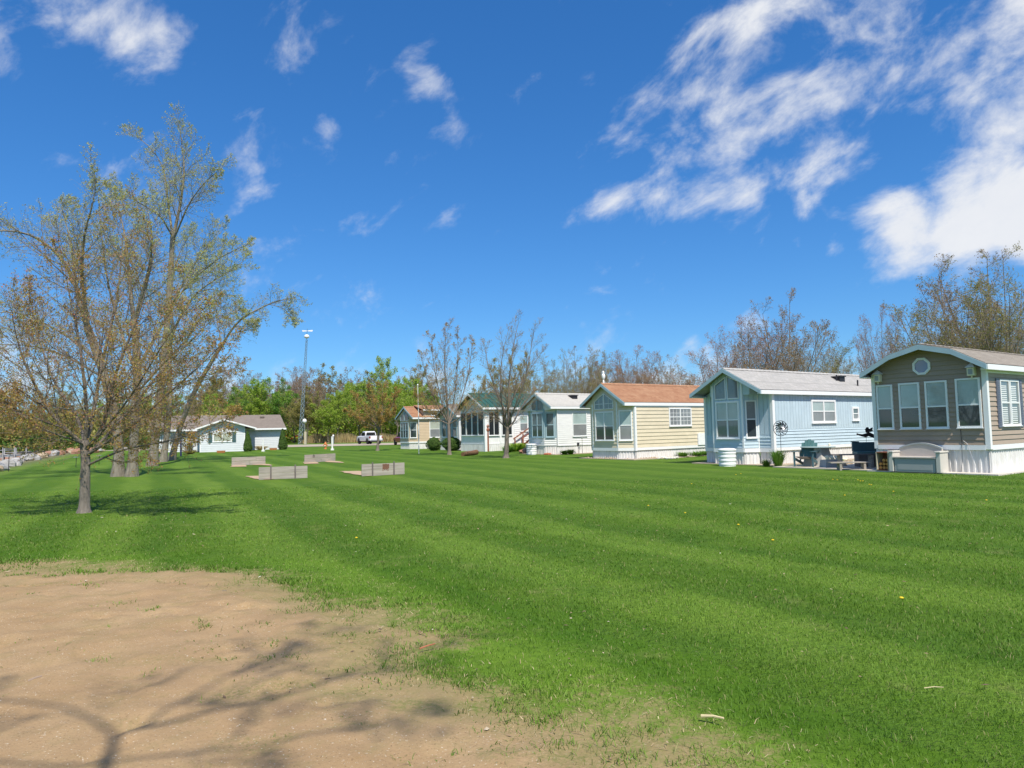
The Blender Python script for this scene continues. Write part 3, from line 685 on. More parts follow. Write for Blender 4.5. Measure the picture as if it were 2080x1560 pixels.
window(SD, 2.70, 4.57, 1.64, 2.64, H2, 'pane_blind', 'pane_grey', cols=2, fw=.085); window(SD, 5.90, 6.48, 1.72, 2.34, H2, 'pane_mid', 'pane_grey', fw=.09)
vents(H2, pf, [(6.4, .9, 'pipe'), (6.75, 1.0, 'box'), (7.4, .45, 'pipe')])

# ================================================================== yellow house
H3 = thing('park_home', 'pale yellow park home with rust shingle roof and arched bay window', 'house', (6.26, 36.47, 0), HROT)
L = 10.4; W = 3.4; B = .5
pf = tri_profile(-.05, 3.38, 2.90, 3.97)
P0, P1, P2, P3 = (0, .10), (-B, .75), (-B, 2.66), (0, 3.32)
shell(H3, [(.01, .01), (L, .01), (L, W), (.01, W)], .5, 2.88, 'yellow_vinyl'); shell(H3, [(.0, .12), (-B+.012, .76), (-B+.012, 2.65), (0, 3.3)], .5, 2.80, 'yellow_vinyl', name='bay_wall')
gable_core(H3, -B+.012, L-.02, [(.05, 2.75), (.05, 2.83), (1.665, 3.84), (3.28, 2.83), (3.28, 2.75)], 'yellow_vinyl')
WB, WC, WD = Wall(P0, P1), Wall(P1, P2), Wall(P2, P3); SD = Wall((0, 0), (L, 0)).flip(); WA = Wall((0, 0), P0)
gf = span([(y-.75, z-.07) for y, z in pf])
boards(WC, .58, 3.9, .19, 'yellow_vinyl', H3, roof=gf); boards(WB, .58, 2.9, .19, 'yellow_vinyl', H3); boards(WD, .58, 2.9, .19, 'yellow_vinyl', H3); boards(SD, .58, 2.70, .19, 'yellow_vinyl', H3)
for ww in (WA, WB, WC, WD): ctrim(H3, ww, 0, ww.L, .42, .575, name='base_trim', o=.035); skirting(ww, .42, H3, .15)
ctrim(H3, SD, .08, L, .44, .575, name='base_trim', o=.04); skirting(SD, .44, H3, .15)
ctrim(H3, SD, 0., .09, .42, 2.8, o=.038); ctrim(H3, WA, -.03, .1, .42, 2.8); ctrim(H3, WC, -.02, .05, .58, 2.95, o=.03); ctrim(H3, WC, WC.L-.05, WC.L+.02, .58, 2.9, o=.03); ctrim(H3, SD, .09, L, 2.66, 2.76, name='frieze_board', o=.03)
roof(pf, -.75, L+.3, 'roof_rust', H3)
window(WC, .24, 1.68, .95, 2.48, H3, 'pane_blind', 'pane_dark', cols=2, fw=.06)
arc = [(.24, 2.62), (1.68, 2.62), (1.68, 3.0), (.96, 3.44), (.24, 3.0)]
for a in ([(.24, 2.60), (.95, 2.60), (.95, 3.45), (.24, 3.03)], [(.97, 2.60), (1.68, 2.60), (1.68, 3.03), (.97, 3.45)]): 
    f = polywin(WC, a, H3, 'pane_mid', .05); mm = MB(); mid = (a[0][0]+a[1][0])/2
    wbox(mm, WC, mid-.01, mid+.01, 2.65, 3.16, .033, .046); wbox(mm, WC, a[0][0]+.05, a[1][0]-.05, 2.88, 2.90, .033, .048); mm.build('muntin', 'white_trim', f)
window(WB, .06, WB.L-.06, .95, 2.52, H3, 'pane_blind', 'pane_grey', fw=.07)
window(SD, 2.52, 4.30, 1.64, 2.62, H3, 'pane_grey', 'pane_grey', cols=2, fw=.07, grid_=(3, 2))
hb = MB(); wbox(hb, SD, 4.74, 5.55, .58, 1.22, .02, .09); hb.build('utility_hatch', 'white_trim', H3)
fin_ = MB(); fin_.lathe([(.05, 0), (.05, .12), (.03, .16), (.09, .30), (.10, .42), (.05, .52), (.07, .58), (.02, .66)], 10, (-.55, 1.665, 3.98)); fin_.build('finial', 'white_trim', H3)

# ================================================================== white bay house
H4 = thing('park_home', 'white park home with pale grey roof and glazed bay behind the bare tree', 'house', (2.82, 45.63, 0), HROT)
L = 10.4; W = 3.0; B = .5
pf = tri_profile(-.22, 3.12, 3.08, 3.99)
P0, P1, P2, P3, P4 = (0, .06), (-B, .68), (-B, 2.05), (0, 2.62), (0, W)
shell(H4, [(.01, .01), (L, .01), (L, W), (.01, W)], .5, 3.0, 'white_vinyl'); shell(H4, [(0, .08), (-B+.012, .69), (-B+.012, 2.04), (0, 2.6)], .5, 2.9, 'white_vinyl', name='bay_wall')
gable_core(H4, -B+.012, L-.02, [(.0, 2.85), (.0, 2.95), (1.45, 3.85), (2.9, 2.95), (2.9, 2.85)], 'white_vinyl')
WB, WC, WD, WE = Wall(P0, P1), Wall(P1, P2), Wall(P2, P3), Wall(P3, P4); SD = Wall((0, 0), (L, 0)).flip()
boards(SD, .58, 2.9, .13, 'white_vinyl', H4)
for ww in (WB, WC, WD, WE): boards(ww, .58, 1.06, .13, 'white_vinyl', H4); skirting(ww, .55, H4, .15)
skirting(SD, .55, H4, .15); ctrim(H4, SD, 0, .08, .55, 2.9, o=.038); ctrim(H4, SD, .08, L, .53, .575, name='base_trim', o=.03)
for ww in (WB, WC, WD, WE): ctrim(H4, ww, 0, .06, 1.06, 2.95, o=.03, m='rake_blue'); ctrim(H4, ww, ww.L-.06, ww.L, 1.06, 2.95, o=.031, m='rake_blue')
window(WC, .10, 1.28, 1.10, 2.70, H4, 'pane_mid', 'pane_dark', cols=2, fw=.07, frame='rake_blue'); window(WB, .10, WB.L-.1, 1.10, 2.70, H4, 'pane_mid', 'pane_dark', fw=.07, frame='rake_blue'); window(WD, .08, WD.L-.08, 1.10, 2.70, H4, 'pane_mid', 'pane_dark', frame='rake_blue')
for q in ([(.10, 2.84), (.66, 2.84), (.66, 3.62), (.34, 3.50), (.10, 3.22)], [(.72, 2.84), (1.28, 2.84), (1.28, 3.22), (1.04, 3.50), (.72, 3.62)]): polywin(WC, q, H4, 'pane_mid', .05, 'rake_blue')
window(SD, 1.28, 2.52, 1.12, 2.70, H4, 'pane_blind', 'pane_grey', fw=.05)
roof(pf, -.65, L+.3, 'roof_pale', H4); vents(H4, pf, [(2.2, .9, 'box')])

# ================================================================== green-roofed house with screen porch
H5 = thing('park_home', 'white house with green metal roof and dark screened porch', 'house', (-2.16, 55.19, 0), HROT)
L = 11.; W = 3.6
pf = tri_profile(-.35, 3.95, 3.42, 4.62)
shell(H5, [(.01, .01), (L, .01), (L, W), (.01, W)], -.05, 3.35, 'white_vinyl'); gable_core(H5, .01, L-.02, [(0, 3.3), (1.8, 4.45), (3.6, 3.3)], 'white_vinyl')
FR = Wall((0, 0), (0, W)); SD = Wall((0, 0), (L, 0)).flip()
for k in range(4): window(FR, .12+k*.87, .95+k*.87, 1.25, 3.1, H5, 'screen_dark', 'screen_dark', rows=1, fw=.05, name='porch_screen')
for a, b in ((.30, 1.32), (1.55, 2.55)): window(SD, a, b, 1.22, 3.1, H5, 'screen_dark', 'screen_dark', cols=2, rows=1, fw=.05, name='porch_screen')
boards(SD, .62, 3.2, .15, 'white_vinyl', H5, s0=2.75); skirting(FR, .55, H5, .18, inset=-.02); skirting(SD, .55, H5, .18, inset=-.02)
ctrim(H5, FR, 0, W, .56, .62, name='base_trim'); ctrim(H5, SD, 0, L, .56, .615, name='base_trim')
ctrim(H5, FR, -.04, .1, .0, 3.3, name='porch_post', o=.05); ctrim(H5, SD, 0, .2, .0, 3.3, name='porch_post', o=.05); ctrim(H5, SD, 1.36, 1.52, .62, 3.3, name='porch_post', o=.045)
window(SD, 3.3, 4.1, 1.5, 2.8, H5, 'pane_blind', 'pane_grey')
r = roof(pf, -.4, L+.3, 'roof_green', H5, rake='white_trim', course=3.)
for sd_ in (0, 1):
    for k in range(29):
        x = -.38+k*.42; (ya, za), (yb, zb) = (pf[0], pf[1]) if sd_ == 0 else (pf[2], pf[1])
        mb = MB(); mb.quadbox((x, ya, za+.012), (x+.03, ya, za+.012), (x+.03, yb, zb+.012), (x, yb, zb+.012), (0, 0, .035)); mb.build('standing_seam', 'roof_green', r)

# ================================================================== tan house between porch and bushes
H5b = thing('park_home', 'cream house with grey-blue front windows between the round bushes and porch', 'house', tuple(G(934, 914.2)), HROT)
L = 9.; W = 3.4; pf = tri_profile(-.2, 3.6, 3.0, 4.0)
shell(H5b, [(.01, .01), (L, .01), (L, W), (.01, W)], .5, 2.95, 'cream_vinyl'); gable_core(H5b, .01, L-.02, [(0, 2.9), (1.7, 3.85), (3.4, 2.9)], 'cream_vinyl')
FR = Wall((0, 0), (0, W)); SD = Wall((0, 0), (L, 0)).flip()
boards(FR, .62, 3.8, .16, 'cream_vinyl', H5b, roof=span([(y, z-.05) for y, z in pf])); boards(SD, .62, 2.9, .16, 'cream_vinyl', H5b); skirting(FR, .6, H5b, .16); skirting(SD, .6, H5b, .16)
ctrim(H5b, FR, -.03, .12, .3, 2.95); ctrim(H5b, SD, 0, .12, .3, 2.95, o=.036)
for a in (.35, 1.25, 2.15): window(FR, a, a+.8, 1.1, 2.75, H5b, 'pane_mid', 'pane_dark', frame='rake_blue')
roof(pf, -.4, L, 'roof_brown', H5b)

# ================================================================== tan house at the far end of the row
H6 = thing('park_home', 'tan park home with rust roof and grey bay beside the red car', 'house', tuple(G(850, 911.6)), HROT)
L = 9.6; W = 3.4; B = .6; pf = tri_profile(-.2, 3.6, 3.05, 4.15)
P1, P2 = (-B, .75), (-B, 2.65)
shell(H6, [(.01, .01), (L, .01), (L, W), (.01, W)], .5, 3.0, 'tan_vinyl'); shell(H6, [(.0, .05), (-B+.012, .76), (-B+.012, 2.64), (0, 3.35)], .5, 2.95, 'tan_vinyl', name='bay_wall')
gable_core(H6, -B+.012, L-.02, [(.0, 2.9), (0, 3.0), (1.7, 4.0), (3.4, 3.0), (3.4, 2.9)], 'tan_vinyl')
WB, WC, WD = Wall((0, .03), P1), Wall(P1, P2), Wall(P2, (0, 3.37)); SD = Wall((0, 0), (L, 0)).flip()
boards(SD, .7, 2.95, .15, 'tan_vinyl', H6); boards(SD, 2.95, 3.75, .15, 'tan_vinyl', H6, s0=.6, s1=4.2)
for ww in (WB, WC, WD): boards(ww, .7, 1.05, .15, 'tan_vinyl', H6); skirting(ww, .6, H6, .16); ctrim(H6, ww, 0, ww.L, .56, .7, name='base_trim')
skirting(SD, .6, H6, .16); ctrim(H6, SD, 0, L, .56, .7, name='base_trim'); ctrim(H6, SD, 0, .1, .6, 3., o=.036)
window(WC, .1, 1.8, 1.05, 2.6, H6, 'pane_mid', 'pane_dark', cols=3, fw=.06, frame='rake_blue'); window(WB, .1, WB.L-.1, 1.05, 2.6, H6, 'pane_mid', 'pane_dark', fw=.07)
for q in ([(.10, 2.75), (.92, 2.75), (.92, 3.65), (.10, 3.2)], [(.98, 2.75), (1.8, 2.75), (1.8, 3.2), (.98, 3.65)]): polywin(WC, q, H6, 'pane_mid', .05, 'rake_blue')
window(SD, 1.22, 2.42, 1.05, 2.72, H6, 'pane_blind_warm', 'pane_grey', fw=.07)
roof(pf, -.7, L+.2, 'roof_rust', H6)
d6 = MB(); d6.box(.6, 4.2, .02, 1.2, 2.9, 3.75); d6.build('dormer_wall', 'tan_vinyl', H6)
dr = MB(); dr.quadbox((.4, -.25, 3.74), (4.4, -.25, 3.74), (4.4, 1.75, 4.22), (.4, 1.75, 4.22), (0, 0, .09)); dr.build('dormer_roof', 'roof_rust', H6)
de = MB(); de.box(.4, 4.4, -.29, -.255, 3.66, 3.82); de.build('eave_board', 'white_trim', H6)
window(SD, 1.4, 2.4, 3.2, 3.55, H6, 'pane_dark', 'pane_dark', rows=1)

mat('bungalow_white', (.63, .66, .69), .5, .06, 3., .1, 30)
# ================================================================== white bungalow
a0 = G(405.8, 918.8); a1 = G(487.2, 917.0); rz = R_(21.5); WG = (a1.x-a0.x)/math.cos(rz)*1.0
HB = thing('bungalow', 'white lap-sided bungalow with brown roof and dark green shutters', 'house', tuple(a0), rz)
# local x to the right along the front, local y away from the viewer
D1 = 5.2                                   # how far the gable wing stands forward
XL, XR, DEP = -4.8, WG+4.03, 7.5
shell(HB, [(.01, .01), (WG-.01, .01), (WG-.01, D1+1), (.01, D1+1)], -.05, 2.35, 'bungalow_white')
shell(HB, [(XL, D1+.012), (XR, D1+.012), (XR, D1+DEP), (XL, D1+DEP)], -.05, 2.4, 'bungalow_white')
FRb = Wall((0, 0), (WG, 0)).flip(); RWb = Wall((WG, D1), (XR, D1)).flip(); LWb = Wall((XL, D1), (0, D1)).flip(); SRb = Wall((WG, 0), (WG, D1)).flip(); SLb = Wall((0, 0), (0, D1))
gp_ = [(-.45, 2.36), (WG*.52, 3.32), (WG+1.15, 2.36)]
boards(FRb, .0, 3.25, .2, 'bungalow_white', HB, roof=span([(x, z-.06) for x, z in gp_])); boards(RWb, 0, 2.36, .2, 'bungalow_white', HB); boards(LWb, 0, 2.36, .2, 'bungalow_white', HB); boards(SRb, 0, 2.3, .2, 'bungalow_white', HB); boards(SLb, 0, 2.3, .2, 'bungalow_white', HB)
ctrim(HB, FRb, 0, .1, 0, 2.35); ctrim(HB, FRb, WG-.1, WG, 0, 2.35); ctrim(HB, RWb, RWb.L-.1, RWb.L, 0, 2.35)
gm = MB(); gm.prism([(0, 2.3), (WG, 2.3), (WG, 2.62), (WG*.52, 3.2), (0, 2.5)], 'y', .012, D1+2); gm.build('gable_wall', 'bungalow_white', HB)
s0 = WG*.285; s1 = WG*.70
window(FRb, s0, s1, 1.02, 2.0, HB, 'pane_blind_warm', 'pane_blind_warm', cols=2, rows=1, fw=.08)
hd = MB(); hd.add([FRb.p(s0, 2.02, .0), FRb.p(s1, 2.02, 0), FRb.p((s0+s1)/2, 2.25, 0), FRb.p(s0, 2.02, .09), FRb.p(s1, 2.02, .09), FRb.p((s0+s1)/2, 2.25, .09)], [(0, 1, 2), (5, 4, 3), (0, 3, 4, 1), (1, 4, 5, 2), (2, 5, 3, 0)]); hd.build('window_pediment', 'white_trim', HB)
for u in (s0-.44, s1+.06):
    sh = MB(); wbox(sh, FRb, u, u+.38, .97, 2.05, .02, .06); s_ = sh.build('shutter', 'shutter_green', HB); sl = MB()
    for k in range(18): wbox(sl, FRb, u+.05, u+.33, 1.02+k*.055, 1.05+k*.055, .06, .072)
    sl.build('slat', 'shutter_green', s_)
window(LWb, 1.6, 2.9, 1.0, 2.0, HB, 'pane_mid', 'pane_mid', cols=2, rows=1)
# roofs (profile across x for the wing, across y for the main block)
def slab(mb, a, b, c, d, th=.1): mb.quadbox(a, b, c, d, (0, 0, th))
mr = MB(); zr = 3.95; ym = D1+DEP/2
slab(mr, (XL-.5, D1-.55, 2.3), (XR+.45, D1-.55, 2.3), (XR+.05, ym, zr), (XL-.5, ym, zr)); slab(mr, (XL-.5, D1+DEP+.55, 2.3), (XL-.5, ym, zr), (XR+.05, ym, zr), (XR+.45, D1+DEP+.55, 2.3))
mr.build('roof', 'roof_brown', HB)
ef = MB(); ef.box(XL-.5, XR+.47, D1-.60, D1-.56, 2.24, 2.42); ef.build('eave_board', 'white_trim', HB)
gr = MB(); yb = D1+2.6
slab(gr, (gp_[0][0], -.5, gp_[0][1]), (gp_[1][0], -.5, gp_[1][1]), (gp_[1][0], yb, gp_[1][1]), (gp_[0][0], yb, gp_[0][1]), .09); slab(gr, (gp_[1][0], -.5, gp_[1][1]), (gp_[2][0], -.5, gp_[2][1]), (gp_[2][0], yb, gp_[2][1]), (gp_[1][0], yb, gp_[1][1]), .09)
gr.build('wing_roof', 'roof_brown', HB)
for (p, q) in ((gp_[0], gp_[1]), (gp_[1], gp_[2])):
    fb = MB(); fb.quadbox((p[0], -.535, p[1]-.07), (q[0], -.535, q[1]-.07), (q[0], -.535, q[1]+.085), (p[0], -.535, p[1]+.085), (0, .03, 0)); fb.build('rake_board', 'white_trim', HB)
for x in (WG*.70, WG+2.0):
    vb = MB(); yy = ym-1.0; zz = 2.3+(zr-2.3)*(yy-D1+.55)/(ym-D1+.55)+.1; vb.box(x-.25, x+.25, yy-.2, yy+.2, zz-.1, zz+.16); vb.build('roof_vent', 'roof_brown', HB)
# ------------------------------------------------------------------ trees
mat('bark_grey', (.21, .18, .15), .9, .5, 4., 1., 26, col2=(.33, .29, .245), stretch=(3, 3, .7), bdist=.03)
mat('bark_cotton', (.27, .235, .185), .95, .4, 4., 1., 16, col2=(.37, .33, .26), stretch=(3, 3, .5), bdist=.06)
mat('bark_brown', (.20, .165, .135), .9, .3, 5., .6, 20, stretch=(2, 2, .6))
mat('twig_grey', (.27, .225, .185), .9, .2, 3.)
mat('twig_red', (.30, .225, .165), .9, .2, 3.)
leafmat('leaf_maple', [(0, (.27, .15, .045)), (.35, (.37, .22, .06)), (.55, (.31, .25, .06)), (.78, (.38, .34, .08)), (.9, (.43, .20, .10)), (1, (.46, .16, .13))])
leafmat('leaf_red', [(0, (.26, .10, .075)), (.5, (.36, .16, .12)), (1, (.32, .20, .08))])
leafmat('leaf_pale', [(0, (.30, .34, .08)), (.4, (.40, .41, .12)), (.75, (.44, .41, .18)), (1, (.34, .27, .11))])
leafmat('leaf_bright', [(0, (.16, .25, .025)), (.4, (.25, .36, .042)), (.8, (.33, .41, .065)), (1, (.37, .39, .10))])
leafmat('leaf_olive', [(0, (.17, .165, .04)), (.4, (.25, .235, .06)), (.75, (.31, .265, .09)), (1, (.29, .20, .08))])
leafmat('leaf_brown', [(0, (.21, .15, .08)), (.5, (.29, .21, .12)), (.8, (.31, .19, .13)), (1, (.34, .25, .15))])
leafmat('leaf_dark', [(0, (.035, .075, .014)), (.5, (.06, .115, .02)), (1, (.095, .15, .03))], .2)
leafmat('leaf_green', [(0, (.07, .16, .02)), (.5, (.12, .24, .03)), (1, (.19, .30, .06))])
leafmat('reed', [(0, (.34, .25, .13)), (.5, (.46, .35, .19)), (1, (.55, .44, .27))])

def nrm(v): return v/np.maximum(np.linalg.norm(v, axis=-1, keepdims=True), 1e-9)
def tubes(pts, rad, k):               # pts (B,n,3) rad (B,n) -> verts, quads
    B, n, _ = pts.shape
    t = np.empty_like(pts); t[:, 1:-1] = pts[:, 2:]-pts[:, :-2]; t[:, 0] = pts[:, 1]-pts[:, 0]; t[:, -1] = pts[:, -1]-pts[:, -2]; t = nrm(t)
    main = nrm(pts[:, -1]-pts[:, 0]); ref = np.where(np.abs(main[:, 2:3]) < .8, np.array([[0, 0, 1.]]), np.array([[1., 0, 0]]))
    a = nrm(np.cross(t, ref[:, None, :])); b = np.cross(t, a)
    an = np.arange(k)*2*np.pi/k
    V = pts[:, :, None, :]+rad[:, :, None, None]*(a[:, :, None, :]*np.cos(an)[None, None, :, None]+b[:, :, None, :]*np.sin(an)[None, None, :, None])
    i = (np.arange(B)[:, None, None]*n*k+np.arange(n-1)[None, :, None]*k+np.arange(k)[None, None, :]); j = (np.arange(B)[:, None, None]*n*k+np.arange(n-1)[None, :, None]*k+((np.arange(k)+1) % k)[None, None, :])
    F = np.stack([i, j, j+k, i+k], -1).reshape(-1, 4)
    return V.reshape(-1, 3), F
def smooth_path(P, n):
    P = np.asarray(P, float); d = np.r_[0, np.cumsum(np.linalg.norm(np.diff(P, axis=0), axis=1))]; q = np.linspace(0, d[-1], n)
    out = np.stack([np.interp(q, d, P[:, c]) for c in range(3)], 1)
    for _ in range(2): out[1:-1] = .25*out[:-2]+.5*out[1:-1]+.25*out[2:]
    return out
def children(pts, rad, L, cnt, rng, t0, ang, lr, rr, gold=True, t1=1.):
    B, n, _ = pts.shape
    t = np.linspace(t0, t1, cnt)[None, :]+rng.uniform(-.5, .5, (B, cnt))*(t1-t0)/cnt; t = np.clip(t, 0, .999)
    f = t*(n-1); i = np.floor(f).astype(int); w_ = (f-i)[..., None]; bi = np.arange(B)[:, None]
    p = pts[bi, i]*(1-w_)+pts[bi, i+1]*w_; tg = nrm(pts[bi, i+1]-pts[bi, i]); r = rad[bi, i]*(1-w_[..., 0])+rad[bi, i+1]*w_[..., 0]
    az = rng.uniform(0, 2*np.pi, (B, 1))+np.arange(cnt)[None, :]*2.4+rng.uniform(-.5, .5, (B, cnt))
    ref = np.where(np.abs(tg[..., 2:3]) < .9, np.array([0, 0, 1.]), np.array([1., 0, 0])); a = nrm(np.cross(tg, ref)); b = np.cross(tg, a)
    an = np.radians(ang)*rng.uniform(.65, 1.3, (B, cnt))[..., None]
    d = tg*np.cos(an)+(a*np.cos(az)[..., None]+b*np.sin(az)[..., None])*np.sin(an)
    ll = L[:, None]*lr*(1.12-.72*t)*rng.uniform(.65, 1.3, (B, cnt))
    return p.reshape(-1, 3), d.reshape(-1, 3), ll.ravel(), np.minimum(r.ravel()*rr, r.ravel())
def grow(p, d, L, r, n, rng, wob, trop, taper=.35):
    B = len(p); pts = np.empty((B, n, 3)); pts[:, 0] = p; dd = d.copy(); st = (L/(n-1))[:, None]
    for i in range(1, n):
        dd = nrm(dd+rng.normal(0, wob, (B, 3))+np.array([0, 0, trop])); pts[:, i] = pts[:, i-1]+dd*st
    rad = r[:, None]*np.linspace(1, taper, n)[None, :]
    return pts, rad
def leaves(pts, per, size, rng, spread=.5, t0=.2, flat=1.):
    B, n, _ = pts.shape; t = rng.uniform(t0, 1, (B, per)); f = np.clip(t*(n-1), 0, n-1.001); i = f.astype(int); w_ = (f-i)[..., None]; bi = np.arange(B)[:, None]
    c = (pts[bi, i]*(1-w_)+pts[bi, i+1]*w_).reshape(-1, 3); m_ = len(c); c = c+rng.normal(0, size*spread, (m_, 3))
    u = nrm(rng.normal(0, 1, (m_, 3))*np.array([1, 1, flat])); v = nrm(np.cross(u, rng.normal(0, 1, (m_, 3)))); s = size*rng.uniform(.55, 1.35, m_)[:, None]
    V = np.stack([c-u*s, c-v*s*.55, c+u*s, c+v*s*.55], 1).reshape(-1, 3)
    return V, np.arange(m_*4).reshape(-1, 4)
class TreeMesh:
    def __init__(s): s.tv, s.tf, s.to, s.cv, s.cf, s.cm, s.co = [], [], 0, [], [], [], 0
    def wood(s, V, F): s.tv.append(V); s.tf.append(F+s.to); s.to += len(V)
    def crown(s, V, F, mi): s.cv.append(V); s.cf.append(F+s.co); s.cm.append(np.full(len(F), mi)); s.co += len(V)
    def make(s, bark, mats):
        tm = npmesh('trunk', np.concatenate(s.tv), np.concatenate(s.tf), bark, True)
        cm = npmesh('crown', np.concatenate(s.cv), np.concatenate(s.cf), mats, False, np.concatenate(s.cm))
        return tm, cm
def plant(name, tm, cm, label, loc=(0, 0, 0), rot=0., sc=1., group=None, cat='tree', zs=None):
    o = thing(name, label, cat, loc, rot, group); o.scale = (sc, sc, zs or sc); link('trunk', tm, o); link('crown', cm, o); return o
def build_tree(guides, rng, levels, leaf, base=None, k0=9):
    """guides: list of (path (n,3), r0, r1, length factor, bare). levels: list of dict(cnt,t0,ang,lr,rr,n,wob,trop,k). leaf: dict(per,size,mats..)"""
    T = TreeMesh()
    gp_, gr_, gl_ = [], [], []
    for (path, r0, r1, lf, bare) in guides:
        P_ = smooth_path(path, 14); rad = np.linspace(r0, r1, 14)
        if base and P_[0, 2] < .3: rad[0] *= 1.55; rad[1] *= 1.12
        V, F = tubes(P_[None], rad[None], k0); V = V+(rng.uniform(-1, 1, V.shape)*r0*.06); T.wood(V, F)
        if lf > 0: gp_.append(P_); gr_.append(rad); gl_.append(lf)
    pts, rad, L = np.array(gp_), np.array(gr_), np.array(gl_)
    for li, lv in enumerate(levels):
        p, d, l, r = children(pts, rad, L, lv['cnt'], rng, lv['t0'], lv['ang'], lv['lr'], lv['rr'])
        if 'env' in lv:
            k = lv['env'](p+d*l[:, None]*.8); p, d, l, r = p[k], d[k], l[k], r[k]
        r = np.maximum(r, lv.get('rmin', .002)); pts, rad = grow(p, d, l, r, lv['n'], rng, lv['wob'], lv['trop'], lv.get('taper', .35)); L = l
        V, F = tubes(pts, rad, lv['k'])
        if lv.get('twig'): T.crown(V, F, 0)
        else: T.wood(V, F)
        if 'leaf' in lv:
            for (per, size, mi, sp, t0) in lv['leaf']:
                V, F = leaves(pts, per, size, rng, sp, t0); T.crown(V, F, mi)
    return T
def px_path(pl, Y): return [tuple(AT(x, y, Y+dy)) for (x, y, dy) in pl]

# ---- the maple standing in the lawn at left
rng = np.random.default_rng(11); b_ = G(171, 1040); Y0 = b_.y
def loc_path(pl, Y, o): return [tuple(Vector(q)-o) for q in px_path(pl, Y)]
A = lambda pl: loc_path(pl, Y0, b_)
gA = [(A([(171,1044,0),(173,990,0),(174,930,0),(171,895,0)]), .112, .088, 0, 0),
 (A([(172,905,0),(154,888,-.1),(123,868,-.3),(105,842,-.4),(85,812,-.6),(60,760,-.7),(35,700,-.9),(25,640,-1.0)]), .075, .012, 3.3, 0),
 (A([(172,900,0),(166,862,.2),(150,830,.3),(120,800,.5),(95,740,.8),(70,660,1.0),(60,600,1.1)]), .06, .010, 3.2, 0),
 (A([(172,900,0),(180,850,-.1),(174,815,-.2),(170,760,-.3),(160,680,-.4),(140,600,-.5),(130,530,-.5)]), .07, .010, 3.4, 0),
 (A([(173,905,0),(186,868,.2),(196,800,.4),(210,720,.5),(232,640,.6),(245,560,.7),(250,470,.8)]), .075, .010, 3.5, 0),
 (A([(174,915,0),(198,895,-.2),(216,850,-.4),(223,800,-.6),(240,740,-.8),(275,660,-1.0),(300,585,-1.1),(310,520,-1.1)]), .07, .010, 3.4, 0),
 (A([(175,925,0),(204,908,-.2),(227,890,-.4),(256,876,-.6),(290,848,-.9),(340,800,-1.1),(400,750,-1.4),(450,700,-1.5)]), .06, .009, 3.0, 0),
 (A([(175,925,0),(200,905,.3),(240,860,.6),(290,800,1.),(340,740,1.2),(400,680,1.4),(440,640,1.5)]), .055, .009, 3.1, 0),
 (A([(178,945,0),(200,933,-.2),(217,928,-.3),(246,913,-.6),(290,905,-.9),(350,895,-1.2),(420,870,-1.5),(480,845,-1.7)]), .04, .008, 2.2, 0),
 (A([(172,905,0),(150,880,.5),(110,860,1.),(60,845,1.4),(20,830,1.7),(-10,815,1.9)]), .045, .008, 2.3, 0),
 (A([(172,905,0),(150,893,-.4),(105,880,-.8),(55,850,-1.1),(10,822,-1.3)]), .035, .007, 2.2, 0),
 (A([(174,910,0),(215,870,-.8),(270,800,-1.6),(330,700,-2.2),(370,640,-2.4)]), .05, .009, 3.0, 0),
 (A([(174,910,0),(230,860,.9),(300,800,1.6),(390,770,2.0),(470,750,2.2)]), .045, .009, 2.8, 0)]
lvA = [dict(cnt=16, t0=.16, ang=38, lr=.50, rr=.42, n=6, wob=.12, trop=.05, k=4), dict(cnt=8, t0=.12, ang=42, lr=.60, rr=.45, n=5, wob=.14, trop=.04, k=3, rmin=.0045),
 dict(cnt=7, t0=.12, ang=45, lr=.62, rr=.6, n=3, wob=.16, trop=.05, k=3, rmin=.003, twig=True, leaf=[(5, .0195, 1, 1.2, .05)])]
mat('twig_warm', (.33, .215, .14), .9, .2, 3.)
gA = [g_ if i == 0 else (g_[0], g_[1]*.66, g_[2]*.7, g_[3], 0) for i, g_ in enumerate(gA)]
T = build_tree(gA, rng, lvA, None, base=True); tm, cm = T.make('bark_grey', ['twig_warm', 'leaf_maple'])
plant('maple_tree', tm, cm, 'young maple with olive-brown buds standing alone in the lawn at left', tuple(b_))

# ---- cottonwoods behind it
def cotton(name, base_px, guides, seed, label, leafm='leaf_pale', lf=(5, .05), cnt=(12, 7, 7), twigm='twig_grey', sc=1.):
    rng = np.random.default_rng(seed); b_ = G(*base_px); gg = []
    for gi, (pl, r0, r1, l, bare) in enumerate(guides): gg.append((loc_path(pl, b_.y, b_), r0*(.60 if gi == 0 else .58), r1*.7, l, bare))
    lv = [dict(cnt=cnt[0]+2, t0=.2, ang=42, lr=.46, rr=.36, n=7, wob=.13, trop=.06, k=4), dict(cnt=cnt[1]+2, t0=.12, ang=42, lr=.56, rr=.45, n=5, wob=.15, trop=.06, k=3, rmin=.008),
          dict(cnt=cnt[2], t0=.12, ang=40, lr=.6, rr=.6, n=3, wob=.16, trop=.08, k=3, rmin=.0045, twig=True, leaf=[(lf[0], lf[1], 1, 1.1, .25)] if lf[0] else [])]
    T = build_tree(gg, rng, lv, None, base=True); tm, cm = T.make('bark_cotton', [twigm, leafm])
    return plant(name, tm, cm, label, tuple(b_))
